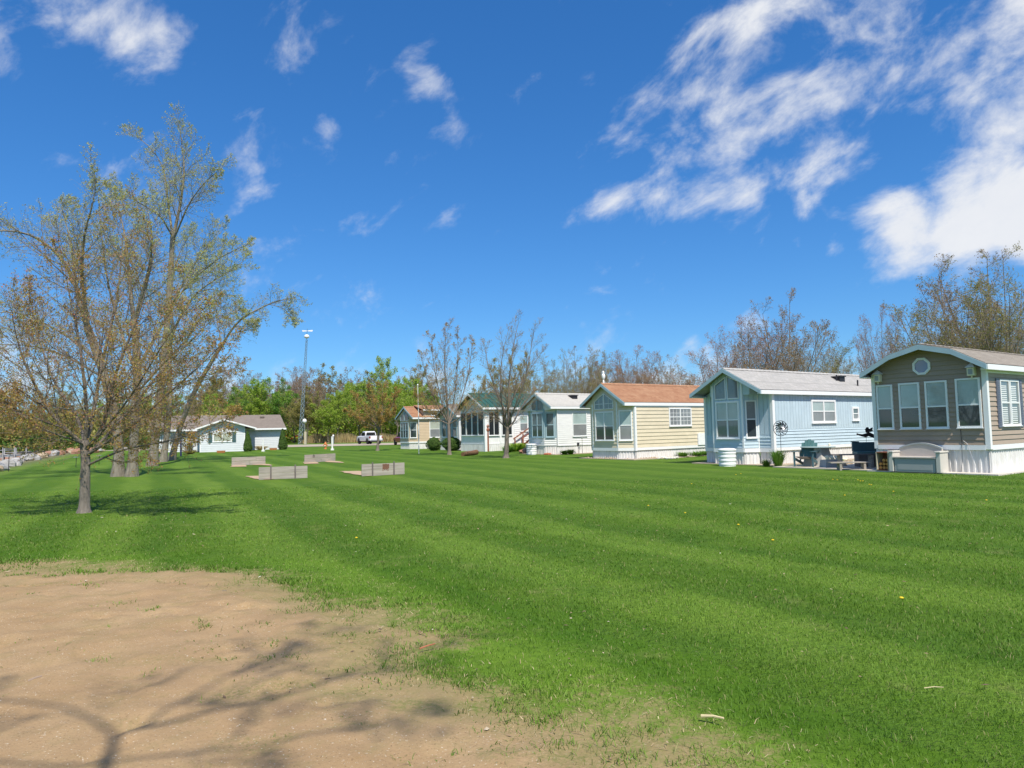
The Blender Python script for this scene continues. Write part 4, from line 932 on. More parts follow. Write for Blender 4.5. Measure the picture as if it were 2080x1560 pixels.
cotton('cottonwood_tree', (240, 969), [([(240,971,0),(243,905,0),(232,830,.1),(205,740,.2),(178,665,.3)], .34, .22, 0, 0),
  ([(178,668,.3),(150,566,.2),(123,517,0),(93,495,-.5),(63,473,-1),(22,465,-1.5),(-20,470,-2)], .20, .03, 6.5, 0),
  ([(178,668,.3),(152,570,.3),(148,510,.8),(138,470,1.2),(125,420,1.5)], .15, .02, 5.2, 0),
  ([(180,670,.3),(165,560,-.8),(170,470,-1.5),(195,400,-2),(195,360,-2.2)], .15, .02, 5.2, 0),
  ([(205,742,.2),(150,690,1),(80,650,2),(20,630,3),(-40,640,3)], .10, .02, 5.0, 0),
  ([(215,770,.2),(130,720,-1),(60,700,-2),(-10,700,-3)], .08, .02, 4.5, 0)], 21, 'big cottonwood leaning left, nearest of the tall trees at left', lf=(4, .029))
cotton('cottonwood_tree', (268, 969), [([(268,971,0),(272,905,0),(276,830,0),(280,740,0),(272,650,0)], .32, .19, 0, 0),
  ([(272,655,0),(262,560,0),(255,480,.5),(240,420,1)], .17, .02, 5.5, 0), ([(272,655,0),(300,560,-.5),(312,490,-1),(300,430,-1.2)], .15, .02, 5.2, 0),
  ([(278,760,0),(240,660,1),(215,560,1.5),(205,460,2),(200,400,2)], .13, .02, 5.2, 0), ([(278,750,0),(330,660,1.),(370,590,1.5),(400,540,2)], .12, .02, 5., 0), ([(276,800,0),(330,740,-1),(380,690,-1.5),(410,640,-2)], .09, .02, 4.2, 0)], 22,
  'cottonwood trunk close beside the leaning one, second of the tall trees', lf=(4, .029))
cotton('cottonwood_tree', (309, 946), [([(309,948,0),(318,880,0),(328,770,0),(342,640,0),(351,480,0)], .38, .2, 0, 0),
  ([(351,485,0),(368,410,0),(376,340,0),(368,290,0),(366,262,0)], .18, .02, 6.0, 0), ([(351,485,0),(340,400,1),(335,345,1.5),(309,300,2),(275,275,2)], .14, .02, 5.8, 0),
  ([(350,480,0),(325,435,-1),(297,421,-1.5),(268,402,-2),(238,382,-2.5)], .10, .015, 3.6, 0), ([(351,490,0),(385,410,-1),(415,370,-1.5),(440,350,-2)], .11, .02, 5.4, 0), ([(343,630,0),(380,560,1),(420,500,1.5),(450,470,2)], .13, .02, 5.8, 0),
  ([(345,620,0),(400,560,-1.5),(450,520,-2.5),(495,500,-3)], .12, .02, 5.6, 0)], 23, 'tallest cottonwood with the high pointed crown, behind the first two', lf=(4, .036), cnt=(12, 7, 7))
cotton('cottonwood_tree', (331, 938), [([(331,940,0),(340,880,0),(346,800,0),(342,720,0),(352,660,0)], .34, .2, 0, 0),
  ([(345,690,0),(373,628,0),(398,594,0),(435,569,0),(469,548,0),(495,530,0)], .16, .02, 6.0, 0), ([(398,594,0),(430,586,-1),(455,594,-1.5),(477,611,-2),(490,632,-2)], .06, .015, 4.2, 0),
  ([(352,665,0),(345,590,1.5),(360,520,2.5),(390,470,3)], .14, .02, 5.5, 0), ([(352,665,0),(300,600,2),(260,540,3),(230,500,3.5)], .13, .02, 5.8, 0), ([(346,760,0),(290,700,-2),(230,660,-3),(180,630,-4)], .11, .02, 5.6, 0)], 24,
  'cottonwood whose long limb sweeps up to the right, beside the bungalow', lf=(4, .038))
cotton('cottonwood_tree', (351, 935), [([(349,937,0),(354,905,0),(363,876,0),(374,844,0),(390,803,0),(413,763,0),(432,730,0),(457,692,0)], .33, .16, 0, 0),
  ([(432,730,0),(457,692,0),(474,663,0),(490,645,0),(532,625,0),(558,610,0),(600,606,0)], .17, .03, 5.0, 0), ([(474,663,0),(500,664,-.5),(520,658,-1)], .05, .012, 2.6, 0), ([(450,700,0),(440,650,1),(430,610,1.5)], .07, .015, 3.6, 0), ([(545,618,0),(575,625,0),(600,655,0)], .04, .012, 2.6, 0)], 25,
  'leaning bare cottonwood with fine grey twigs reaching out over the bungalow', lf=(1, .05), cnt=(13, 8, 7))

# ---- small trees in front of the house row
def small(name, base_px, guides, seed, label, mats, lf, cnt=(12, 7, 5), bark='bark_brown', r_min=.0032, ang=34, trop=.10):
    rng = np.random.default_rng(seed); b_ = G(*base_px); gg = [(loc_path(pl, b_.y, b_), r0*(.85 if gi == 0 else .7), r1*.8, l, bare) for gi, (pl, r0, r1, l, bare) in enumerate(guides)]
    lv = [dict(cnt=cnt[0]+2, t0=.10, ang=ang, lr=.46, rr=.42, n=6, wob=.09, trop=trop, k=3, rmin=.007), dict(cnt=cnt[1]+1, t0=.12, ang=36, lr=.56, rr=.5, n=4, wob=.11, trop=trop, k=3, rmin=.005),
          dict(cnt=cnt[2]+1, t0=.12, ang=38, lr=.6, rr=.7, n=3, wob=.12, trop=trop, k=3, rmin=r_min, twig=True, leaf=[(lf[0], lf[1], 1, 1.0, .1)] if lf[0] else [])]
    T = build_tree(gg, rng, lv, None, base=True, k0=7); tm, cm = T.make(bark, mats)
    return plant(name, tm, cm, label, tuple(b_))
small('lawn_tree', (1028, 930), [([(1028,931,0),(1030,880,0),(1031,866,0)], .17, .15, 0, 0), ([(1031,872,0),(1012,853,-.5),(985,838,-1),(955,828,-1.5)], .06, .012, 2.6, 0), ([(1030,870,0),(1028,850,.2),(1020,820,.3),(1005,790,.5),(990,740,.6),(985,700,.6)], .10, .012, 3.6, 0),
  ([(1031,870,0),(1033,832,-.2),(1033,784,-.3),(1037,745,-.3),(1043,700,-.3),(1053,655,-.3)], .11, .012, 3.9, 0), ([(1032,870,0),(1041,864,.3),(1051,841,.6),(1066,815,1),(1090,790,1.4),(1115,775,1.6)], .08, .012, 3.0, 0), ([(1033,830,-.2),(1045,800,.4),(1060,776,.8),(1080,745,1.),(1100,716,1.2)], .08, .012, 3.4, 0), ([(1031,868,0),(1020,830,-.8),(1015,780,-1.2),(1020,720,-1.4),(1030,680,-1.4)], .08, .012, 3.5, 0), ([(1031,868,0),(1048,820,-1),(1068,770,-1.4),(1080,700,-1.6),(1085,670,-1.6)], .08, .012, 3.5, 0)], 31,
  'bare spreading tree with forked trunk in front of the green-roofed house', ['twig_red', 'leaf_maple'], (1, .026), (12, 7, 6))
small('lawn_tree', (913, 924), [([(913,925,0),(912,880,0),(911,855,0)], .15, .12, 0, 0), ([(911,860,0),(908,815,0),(903,745,0),(905,665,0)], .11, .012, 4.2, 0), ([(911,860,0),(890,825,.5),(868,775,.8),(855,720,1.)], .08, .012, 3.2, 0), ([(911,860,0),(895,810,-.8),(880,740,-1),(876,690,-1)], .08, .012, 3.4, 0), ([(912,860,0),(935,820,.4),(952,760,.7),(960,695,.8)], .08, .012, 3.3, 0), ([(912,862,0),(940,845,-.6),(965,815,-.9),(985,785,-1)], .06, .012, 2.8, 0), ([(912,862,0),(885,850,-.5),(862,825,-.8),(845,800,-1)], .05, .012, 2.6, 0), ([(912,858,0),(925,800,1),(930,730,1.2),(930,680,1.2)], .08, .012, 3.4, 0)], 32,
  'upright oval tree thick with brown buds behind the round bushes', ['twig_red', 'leaf_maple'], (3, .030), (12, 7, 6))
small('lawn_tree', (767, 915), [([(767,916,0),(769,880,0),(770,868,0)], .16, .13, 0, 0), ([(770,872,0),(775,848,0),(778,815,0),(775,775,0)], .09, .012, 3.2, 0), ([(769,870,0),(752,848,.5),(735,825,.8),(722,805,1)], .07, .012, 2.9, 0), ([(769,870,0),(745,860,-.5),(722,848,-1),(704,835,-1.2)], .06, .012, 2.6, 0), ([(770,870,0),(790,845,.5),(800,815,.8),(805,800,1)], .06, .012, 2.6, 0), ([(770,870,0),(760,830,-1),(750,790,-1.5)], .07, .012, 3., 0), ([(770,870,0),(785,850,-1),(800,835,-1.5)], .05, .012, 2.4, 0)], 33,
  'small olive-brown tree in front of the white pickup', ['twig_red', 'leaf_maple'], (4, .05), (10, 6, 5))

# ---- generic trees: prototypes, then copies
def generic(seed, H, spread, stems, mats, leaf, cnt=(8, 6, 5), bark='bark_brown', t0=.35, ang=40, rmin=.02, trop=.08, trunk_r=.16, wide=1.):
    rng = np.random.default_rng(seed); gg = []
    fh = H*rng.uniform(.22, .3)
    gg.append(([(0, 0, -.1), (rng.normal(0, .1), rng.normal(0, .1), fh*.5), (rng.normal(0, .2), rng.normal(0, .2), fh)], trunk_r, trunk_r*.75, 0, 0))
    top = np.array(gg[0][0][-1])
    for s in range(stems):
        az = s*2.4+rng.uniform(-.4, .4); sp_ = spread*(rng.uniform(.5, 1.05) if s else .12); hh = H*(.62+.36*(1-(sp_/spread)**2)+rng.uniform(-.06, .06))
        e = np.array([math.cos(az)*sp_, math.sin(az)*sp_, hh]); mid = top+(e-top)*np.array([.62, .62, .45]); gg.append(([tuple(top), tuple((top+mid)/2), tuple(mid), tuple((mid+e)/2), tuple(e)], trunk_r*.42, .018, H*.42, 0))
    lv = [dict(cnt=cnt[0]+2, t0=.12, ang=ang, lr=.46*wide, rr=.42, n=5, wob=.12, trop=trop, k=3, rmin=.014), dict(cnt=cnt[1]+1, t0=.12, ang=40, lr=.55, rr=.5, n=3, wob=.13, trop=trop, k=3, rmin=rmin*1.3),
          dict(cnt=cnt[2]+1, t0=.1, ang=40, lr=.6, rr=.7, n=2, wob=.1, trop=trop, k=3, rmin=rmin, twig=True, leaf=leaf)]
    return build_tree(gg, rng, lv, None, base=True, k0=6).make(bark, mats)
PB1 = generic(41, 12, 4.4, 10, ['twig_red', 'leaf_red'], [(1, .05, 1, 1., .3)], (9, 8, 6), rmin=.006, ang=46, wide=1.35)
PB2 = generic(42, 12, 4.6, 10, ['twig_red', 'leaf_brown'], [(2, .05, 1, 1.1, .2)], (9, 8, 5), rmin=.006, ang=46, wide=1.3)
PB3 = generic(43, 13, 5.0, 10, ['twig_grey', 'leaf_olive'], [(2, .055, 1, 1.1, .2)], (9, 8, 5), rmin=.006, ang=46, wide=1.3)
PF1 = generic(44, 14, 3.6, 6, ['twig_grey', 'leaf_bright'], [(6, .12, 1, 1.6, .0)], (7, 5, 4), rmin=.010)
PF2 = generic(45, 14, 3.8, 6, ['twig_grey', 'leaf_olive'], [(5, .11, 1, 1.5, .0)], (7, 5, 4), rmin=.010)
PF3 = generic(46, 15, 3.4, 6, ['twig_red', 'leaf_brown'], [(2, .09, 1, 1.3, .0)], (8, 5, 4), rmin=.014)
PF4 = generic(47, 14, 3.0, 5, ['twig_grey', 'leaf_green'], [(6, .115, 1, 1.6, .0)], (7, 5, 4), rmin=.010)
rr_ = random.Random(5)
def stand(proto, px, Y, top_py, Hnat, label, group, name='tree', ws=1.):
    p = AT(px, 870, Y); top = AT(px, top_py, Y); sc = max(.25, top.z/Hnat); z = gz(p.x, Y)
    return plant(name, proto[0], proto[1], label, (p.x, Y, z-.05), rr_.uniform(0, 6.28), sc*ws, group, zs=sc)
# behind the houses on the right
for px, Y, ty, pr, H, lab, ws in [(1535,52,650,PB1,12,'reddish bare tree rising behind the blue house, second from its left',1.05),(1462,56,700,PB1,12,'low spreading bare tree behind the left end of the blue house roof',1.2),(1605,50,600,PB2,12,'tallest bare brown tree behind the blue house roof',.9),(1655,58,672,PB3,13,'olive-brown bushy tree behind the middle of the blue house roof',1.0),(1695,60,690,PB2,12,'thin brown tree behind the right end of the blue house roof',.6),
    (1795,48,632,PB1,12,'bare tree just left of the taupe house roof',.55),(1850,62,672,PB2,12,'pale bare tree between the taupe house gable and the wide spreading tree',.6),(1945,46,560,PB3,13,'wide spreading tree behind the taupe house gable',.95),(2010,50,520,PB2,12,'tall brown tree behind the taupe house roof',1.),(2065,44,530,PB3,13,'tall budding tree at the right edge behind the taupe house',.9),(1985,58,600,PF2,14,'low olive tree behind the ridge of the taupe house',.9)]:
    stand(pr, px, Y, ty, H, lab, 'trees behind the house row', ws=ws)
# far line between the houses
for i, (px, Y, ty, pr, H, ws) in enumerate([(1150,105,722,PB3,13,.7),(1178,110,712,PB2,12,.9),(1210,104,714,PB3,13,.8),(1238,112,722,PF3,15,.9),(1262,106,730,PB2,12,.9),(1290,108,710,PB1,12,1.1),(1318,112,735,PF3,15,.9),(1350,105,725,PB2,12,.9),(1378,110,750,PB3,13,.8),(1410,112,765,PF3,15,1.),(1105,100,735,PB3,13,.8),(1070,104,730,PF2,14,.8),(1235,118,760,PF2,14,.9),(1300,120,765,PF2,14,1.),(1040,98,720,PF2,14,.7),(1000,100,740,PF2,14,.8)]):
    stand(pr, px, Y, ty, H, ('olive' if pr is PF2 else 'reddish bare' if pr is PB1 else 'thin budding' if pr is PB3 else 'tall brown' if pr is PF3 else 'bare brown')+' tree in the far line '+('behind the green-roofed house' if px < 1090 else 'above the white bay house roof' if px < 1195 else 'above the left half of the rust roof' if px < 1300 else 'above the right half of the rust roof'), 'far trees beyond the house roofs', ws=ws)
# woodland at the left and centre
rf = random.Random(9)
wood = []
for px in range(430, 870, 15): wood.append((px+rf.uniform(-6, 6), rf.uniform(128, 150), rf.uniform(778, 818)))
for px in range(425, 880, 15): wood.append((px+rf.uniform(-6, 6), rf.uniform(155, 185), rf.uniform(748, 785)))
LAB = {0: 'bright green leafing tree in the woodland behind the road', 1: 'olive budding tree in the woodland behind the road', 2: 'bare brown tree in the woodland behind the road', 3: 'fresh green slender tree in the woodland behind the road'}
for i, (px, Y, ty) in enumerate(wood):
    if Y < 152: k = 0 if (490 < px < 590 or 650 < px < 745 or 800 < px < 845) and rf.random() < .9 else rf.choice([1, 1, 3, 2, 3])
    else: k = rf.choice([2, 2, 1, 2])
    if 590 < px < 660 and k == 0: k = 2
    pr, H = ((PF1, 14), (PF2, 14), (PF3, 15), (PF4, 14))[k]
    if k in (0, 3): ty = rf.uniform(765, 800)
    stand(pr, px, Y, ty, H, LAB[k].replace('in the woodland behind the road', ('in the woodland front row ' if Y < 152 else 'in the woodland back row ')+('over the bungalow roof' if px < 500 else 'over the right end of the bungalow' if px < 570 else 'around the radio mast' if px < 650 else 'left of the pickup' if px < 715 else 'above the pickup' if px < 790 else 'behind the tan house')), 'woodland behind the road', ws=rf.uniform(.95, 1.3))
stand(PF1, 776, 140, 722, 14, 'tall pale green tree rising above the woodland behind the pickup', None, ws=.85)
stand(PB1, 598, 150, 752, 12, 'reddish budding tree beside the radio mast in the woodland', None, ws=.9)
for i, px in enumerate(range(-60, 440, 19)):
    k = rf.choice([1, 1, 2, 3]) if px < 200 else rf.choice([1, 2, 2, 0]); pr, H = ((PF1, 14), (PF2, 14), (PF3, 15), (PF4, 14))[k]
    stand(pr, px+rf.uniform(-6, 6), rf.uniform(112, 150) if px > 240 else rf.uniform(96, 130), rf.uniform(785, 832) if px < 240 else rf.uniform(775, 815), H, ['bright green', 'olive budding', 'bare brown', 'fresh green'][k]+' tree '+('across the harbour at the left edge' if px < 55 else 'across the harbour left of the maple trunk' if px < 150 else 'seen through the maple crown' if px < 250 else 'behind the cottonwood trunks' if px < 350 else 'over the left half of the bungalow roof'), 'trees beyond the harbour and bungalow', ws=rf.uniform(1.0, 1.4))
# undergrowth that reads as one mass
def brush(name, n, spotfn, size, m, label, seed):
    rng = np.random.default_rng(seed); c = spotfn(rng, n); u = nrm(rng.normal(0, 1, (n, 3))); v = nrm(np.cross(u, rng.normal(0, 1, (n, 3)))); s = size*rng.uniform(.5, 1.4, n)[:, None]
    V = np.stack([c-u*s, c-v*s*.6, c+u*s, c+v*s*.6], 1).reshape(-1, 3)
    return tag(link(name, npmesh(name, V, np.arange(n*4).reshape(-1, 4), m)), label=label, cat='undergrowth', kind='stuff')
def sp_wood(x0, x1, y0, y1, h):
    def f(rng, n):
        y = rng.uniform(y0, y1, n); x = rng.uniform(x0, x1, n)*y; hh = h*(.45+1.1*vnoise(x*.22, y*.22, 4)); z = hh*rng.uniform(0, 1, n)**.8
        return np.stack([x, y, z], 1)
    return f
brush('undergrowth', 26000, sp_wood(-.46, .02, 138, 200, 6.), .30, 'leaf_olive', 'olive thicket filling the woodland behind the road', 3)
brush('undergrowth', 14000, sp_wood(-.44, -.10, 132, 190, 4.5), .30, 'leaf_bright', 'bright green young leaves low in the woodland', 6)
brush('undergrowth', 22000, sp_wood(-.80, -.40, 98, 150, 4.2), .26, 'leaf_olive', 'olive scrub along the far bank and behind the bungalow', 7)
brush('undergrowth', 9000, sp_wood(-.80, -.50, 96, 140, 2.4), .24, 'leaf_dark', 'dark evergreen scrub along the far bank', 8)
brush('undergrowth', 20000, sp_wood(-.02, .85, 118, 170, 6.5), .30, 'leaf_brown', 'brown scrub beyond the row of houses', 9)
# dry reeds along the fence
rng = np.random.default_rng(13); n = 9000; px = rng.uniform(-.30, -.16, n); yy = rng.uniform(128, 140, n); x = px*yy; hh = 1.7*(.25+1.0*vnoise(x*.5, yy*.2, 8)); az = rng.uniform(0, 6.28, n)
b0 = np.stack([x, yy, np.zeros(n)], 1); tp = b0+np.stack([rng.normal(0, .25, n), rng.normal(0, .25, n), hh], 1); sd_ = np.stack([np.cos(az), np.sin(az), np.zeros(n)], 1)*.06
V = np.stack([b0-sd_, b0+sd_, tp], 1).reshape(-1, 3)
tag(link('dry_reeds', npmesh('dry_reeds', V, np.arange(n*3).reshape(-1, 3), 'reed')), label='dry tan reeds along the edge of the woodland', cat='reeds', kind='stuff')
# tree behind the photographer whose branches shade the sand
def behind():
    rng = np.random.default_rng(52); dx, dy = -SUN_AZ[0]/math.tan(SUN_EL), -SUN_AZ[1]/math.tan(SUN_EL)       # shadow shift per metre of height
    def S(gx, gy, h): return (gx-dx*h, gy-dy*h, h)      # point at height h whose shadow falls on (gx, gy)
    fk = S(-2.12, 3.85, 8.2); base = Vector((fk[0]+.15, fk[1]-.35, 0)); o = base
    g = [([(0, 0, -.1), (.02, .05, 3), tuple(Vector(fk)-o)], .12, .024, 0, 0)]
    def lim(pts, r0, L): g.append(([tuple(Vector(S(*p))-o) for p in pts], r0*.24, .004, L, 0))
    lim([(-2.12, 3.85, 8.2), (-1.75, 4.15, 8.9), (-1.3, 4.55, 9.6), (-.9, 5.1, 10.4), (-.6, 5.6, 11)], .085, 2.6)
    lim([(-2.12, 3.85, 8.2), (-2.45, 4.15, 8.8), (-2.8, 4.35, 9.3), (-3.3, 4.45, 9.9), (-3.9, 4.6, 10.4)], .075, 2.4)
    lim([(-2.05, 3.9, 8.3), (-1.95, 4.6, 9.2), (-1.75, 5.2, 10), (-1.6, 5.8, 10.8)], .06, 2.3)
    lim([(-2.2, 3.5, 7.6), (-1.6, 3.65, 8.2), (-1.0, 3.85, 8.8), (-.4, 4.1, 9.4)], .05, 1.6)
    lim([(-2.2, 3.5, 7.6), (-3.0, 3.7, 8.1), (-3.6, 3.7, 8.5), (-4.4, 3.9, 9)], .05, 2.2)
    lv = [dict(cnt=8, t0=.25, ang=38, lr=.42, rr=.45, n=5, wob=.12, trop=.05, k=3, rmin=.005), dict(cnt=8, t0=.2, ang=40, lr=.5, rr=.5, n=3, wob=.13, trop=.06, k=3, rmin=.007, twig=True, leaf=[(4, .03, 1, 1.5, .2)])]
    tm, cm = build_tree(g, rng, lv, None, base=True).make('bark_cotton', ['twig_grey', 'leaf_pale'])
    return plant('cottonwood_tree', tm, cm, 'tall tree behind the viewpoint casting its branch shadow across the sand', tuple(base))
behind()
# ------------------------------------------------------------------ things on the lawn
mat('weathered_wood', (.33, .295, .25), .9, .3, 3., .6, 30, stretch=(.4, 6, 6), col2=(.46, .415, .36))
mat('wood_dark', (.16, .14, .13), .9, .25, 6., .3, 30)
mat('rust_stain', (.16, .065, .035), .9, .35, 20.)
mat('iron', (.05, .045, .045), .6, .3, 10., metal=.5)
mat('pit_sand', (.46, .33, .21), .95, .15, 4., .4, 60)
mat('white_plastic', (.78, .79, .80), .4, .04, 3.); mat('white_paint', (.8, .8, .78), .5, .06, 5.)
mat('resin_taupe', (.50, .45, .40), .55, .05, 3., .05, 40); mat('resin_grey', (.35, .37, .37), .55, .06, 3., .05, 40); mat('resin_light', (.56, .54, .49), .55, .05, 3.)
mat('teal_dark', (.06, .125, .145), .5, .15, 5.); mat('teal_slat', (.075, .17, .165), .55, .12, 5.); mat('teal_pale', (.38, .48, .46), .5, .08, 3.)
mat('cream', (.74, .70, .52), .6, .06, 5.); mat('concrete', (.60, .55, .48), .9, .12, 2., .3, 50)
mat('log_bark', (.16, .085, .045), .9, .35, 8., .8, 25); mat('log_end', (.55, .27, .08), .8, .2, 12.)
mat('brick_red', (.42, .15, .08), .85, .25, 8.); mat('stone_red', (.33, .175, .12), .9, .3, 3., .5, 14); mat('stone_tan', (.40, .315, .22), .9, .3, 3., .5, 14); mat('stone_grey', (.36, .35, .335), .9, .3, 3., .5, 14); mat('stone_white', (.66, .63, .58), .9, .15, 3.)
mat('car_white', (.72, .73, .75), .35, .03, 1., coat=.6); mat('car_red', (.30, .012, .018), .3, .1, 1., coat=.8); mat('tyre', (.02, .02, .02), .8, .2, 9.); mat('rim', (.45, .46, .47), .3, .1, 9., metal=.8); mat('car_glass', (.012, .016, .02), .08, .1, 1., spec=.6); mat('lamp_red', (.25, .01, .02), .2, .1, 3.); mat('black_plastic', (.025, .025, .028), .5, .2, 9.)
mat('orange_paint', (.60, .20, .06), .5, .15, 6.); mat('navy', (.03, .035, .10), .5, .1, 5.); mat('terracotta', (.42, .17, .06), .8, .2, 7.); mat('galv', (.42, .44, .46), .45, .15, 6., metal=.5); mat('mast', (.17, .24, .29), .5, .15, 6., metal=.3); mat('pole_tan', (.50, .44, .33), .85, .15, 6.); mat('dandelion', (.80, .55, .02), .7, .1, 20.); mat('dock_grey', (.38, .375, .365), .8, .15, 4.); mat('straw', (.62, .52, .30), .85, .15, 9.)
rs = random.Random(77)
def hp(h, x, y): return Vector(h.location)+Vector((x*math.cos(HROT)-y*math.sin(HROT), x*math.sin(HROT)+y*math.cos(HROT), 0))
def fr(p, q): d = q-p; return math.atan2(d.y, d.x), d.length

# horseshoe pits with plank backboards
def backboard(pl, pr, label, style, gap=False):
    a, b = G(*pl), G(*pr); rz, L = fr(a, b); a.z = gz(a.x, a.y); o = thing('backboard', label, 'backboard', tuple(a), rz, 'horseshoe pit backboards'); h = .455
    if style == 'batten':
        for k in range(2): mb = MB(); mb.bbox(0, L, -.02, .02, .01+k*.225, .01+k*.225+.218, .004); mb.build('plank', 'weathered_wood', o)
        for x in (L*.245, L*.745): mb = MB(); mb.bbox(x-.025, x+.025, -.052, -.022, -.02, h+.06, .004); mb.build('batten', 'wood_dark', o)
    else:
        for k, cut in enumerate((.53, .72)):
            for (x0, x1) in ((0, L*cut-.006), (L*cut+.006, L)): mb = MB(); mb.bbox(x0, x1, -.02, .02, .01+k*.225, .01+k*.225+.215, .004); mb.build('plank', 'weathered_wood', o)
        for x in (.05, L-.1): mb = MB(); mb.bbox(x, x+.05, .022, .07, -.02, h-.03, .004); mb.build('post', 'wood_dark', o)
    return o, L, a, rz
b1, L1, A1, r1 = backboard((525.5, 975), (624.5, 971), 'nearest left horseshoe backboard of grey planks with two dark battens', 'batten')
b2, L2, A2, r2 = backboard((734.5, 967.5), (821.5, 963), 'nearest right horseshoe backboard with rusty brown stain on grey planks', 'batten')
b3, L3, A3, r3 = backboard((470.5, 946), (539, 943), 'far left horseshoe backboard of grey planks in front of the bungalow', 'joint')
b4, L4, A4, r4 = backboard((618.5, 940.5), (681, 936.5), 'far right horseshoe backboard with a horseshoe hung on it', 'joint')
rg = random.Random(3); mb = MB()
for k in range(8):
    x = L2*.48+k*.033; z1 = .44-rg.uniform(0, .02); z0 = z1-(.28 if k % 2 == 0 else .2)*rg.uniform(.8, 1.1); mb.box(x, x+.027, -.0245, -.0205, max(.06, z0), z1)
mb.build('rust_stain', 'rust_stain', b2)
mb = MB(); mb.tube([(L4*.28+.05*math.cos(R_(a)), -.03, .36+.075*math.sin(R_(a))) for a in range(-60, 245, 25)], .012, 6); tag(mb.build('horseshoe', 'iron', None), 'rusty horseshoe hanging on the far right backboard', 'horseshoe')
hs_ = bpy.data.objects['horseshoe']; hs_.location = A4; hs_.rotation_euler = (0, 0, r4)
def pit(name, pts, seed):
    mb = MB(); P_ = [G(*p) for p in pts]; rgg = random.Random(seed); ring = []
    for i in range(len(P_)):
        a, b = P_[i], P_[(i+1) % len(P_)]
        for k in range(7): q = a.lerp(b, k/7); ring.append((q.x+rgg.uniform(-.05, .05), q.y+rgg.uniform(-.07, .07), gz(q.x, q.y)+.022))
    mb.add(ring, [tuple(range(len(ring)))]); return tag(mb.build(name, 'pit_sand'), kind='structure')
pit('sand_pit', [(540, 975), (515, 973), (500, 967.5), (560, 966), (600, 971)], 1); pit('sand_pit', [(745, 967.5), (712, 963), (690, 957.5), (730, 957), (770, 964)], 2)
pit('sand_pit', [(468, 949), (500, 948.5), (500, 944), (470, 944)], 3); pit('sand_pit', [(512, 944.5), (553, 946), (545, 943), (520, 942)], 4); pit('sand_pit', [(618, 943), (650, 942), (640, 938), (617, 939)], 5); pit('sand_pit', [(660, 939), (700, 941), (690, 938), (665, 936.5)], 6)

# flagpole
p = G(851, 922); mb = MB(); mb.tube([(0, 0, -.1), (0, 0, 2.6), (-.03, 0, 5.05)], [.035, .032, .022], 8); fp = thing('flagpole', 'bare white flagpole standing before the tan house', 'flagpole', tuple(p)); mb.build('pole', 'white_paint', fp)
mb = MB(); mb.lathe([(.01, 5.04), (.05, 5.07), (.06, 5.12), (.04, 5.17), (.005, 5.19)], 10, (-.03, 0, 0)); mb.build('finial', 'white_paint', fp)
mb = MB(); mb.tube([(.04, -.02, .9), (.045, -.03, 3), (0, -.02, 4.95)], .005, 4); mb.build('halyard', 'grey_metal', fp)

# shrubs
def shrub(name, loc, prof, n, size, label, m='leaf_dark', group=None, seed=1, stem=.06, lean=.0):
    """prof(z01) -> radius; leaves in an outer shell"""
    H, f = prof; o = thing(name, label, 'shrub', loc, 0, group); rng = np.random.default_rng(seed); zz = rng.uniform(0, 1, n); az = rng.uniform(0, 2*np.pi, n)
    rr = np.array([f(z) for z in zz])*(1-.35*rng.uniform(0, 1, n)**2)*(.82+.36*vnoise(az*2.2+seed, zz*6, seed)); c = np.stack([np.cos(az)*rr, np.sin(az)*rr, zz*H+.03], 1)
    nr = nrm(np.stack([np.cos(az), np.sin(az), .5*np.ones(n)], 1)+rng.normal(0, .6, (n, 3))); u = nrm(np.cross(nr, rng.normal(0, 1, (n, 3)))); v = np.cross(nr, u); s = size*rng.uniform(.6, 1.4, n)[:, None]
    V = np.stack([c-u*s, c-v*s*.6, c+u*s, c+v*s*.6], 1).reshape(-1, 3); link('foliage', npmesh('foliage', V, np.arange(n*4).reshape(-1, 4), m), o)
    mb = MB(); K = 9; mb.lathe([(max(.01, f(k/K)*.70), .02+H*k/K*.97) for k in range(K+1)], 12); mb.build('dark_core', 'leaf_core', o, True)  # solid dark filler inside the leaves, the bush's inner shade put into its colour
    mb = MB(); mb.tube([(0, 0, -.1), (0, 0, H*.3)], stem, 6); mb.build('stem', 'bark_brown', o); return o
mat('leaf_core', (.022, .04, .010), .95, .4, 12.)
rnd_ = lambda R, p_=.5: (lambda z: R*max(.05, (1-abs(2*z-.92)**2.3))**p_ if z < .97 else R*.15)
cone_ = lambda R: (lambda z: R*(min(1, .72+z*2) if z < .14 else (1-(z-.14)/.9)**.78)+.02)
shrub('round_bush', tuple(G(881.5, 915)), (1.12, rnd_(.62)), 5200, .04, 'clipped round bush in front of the tan house, left of the pair', seed=3, group='round bushes')
shrub('round_bush', tuple(G(918, 915.5)), (1.13, rnd_(.80)), 6200, .04, 'wider clipped round bush beside the screened porch, right of the pair', seed=4, group='round bushes')
shrub('cone_shrub', tuple(G(503, 917)), (2.0, cone_(.46)), 5600, .045, 'cone-shaped evergreen against the bungalow porch wall', seed=5, group='cone evergreens', m='leaf_dark')
shrub('cone_shrub', tuple(G(574, 913.4)), (2.25, cone_(.48)), 5600, .05, 'darker cone-shaped evergreen at the right end of the bungalow', seed=6, group='cone evergreens')
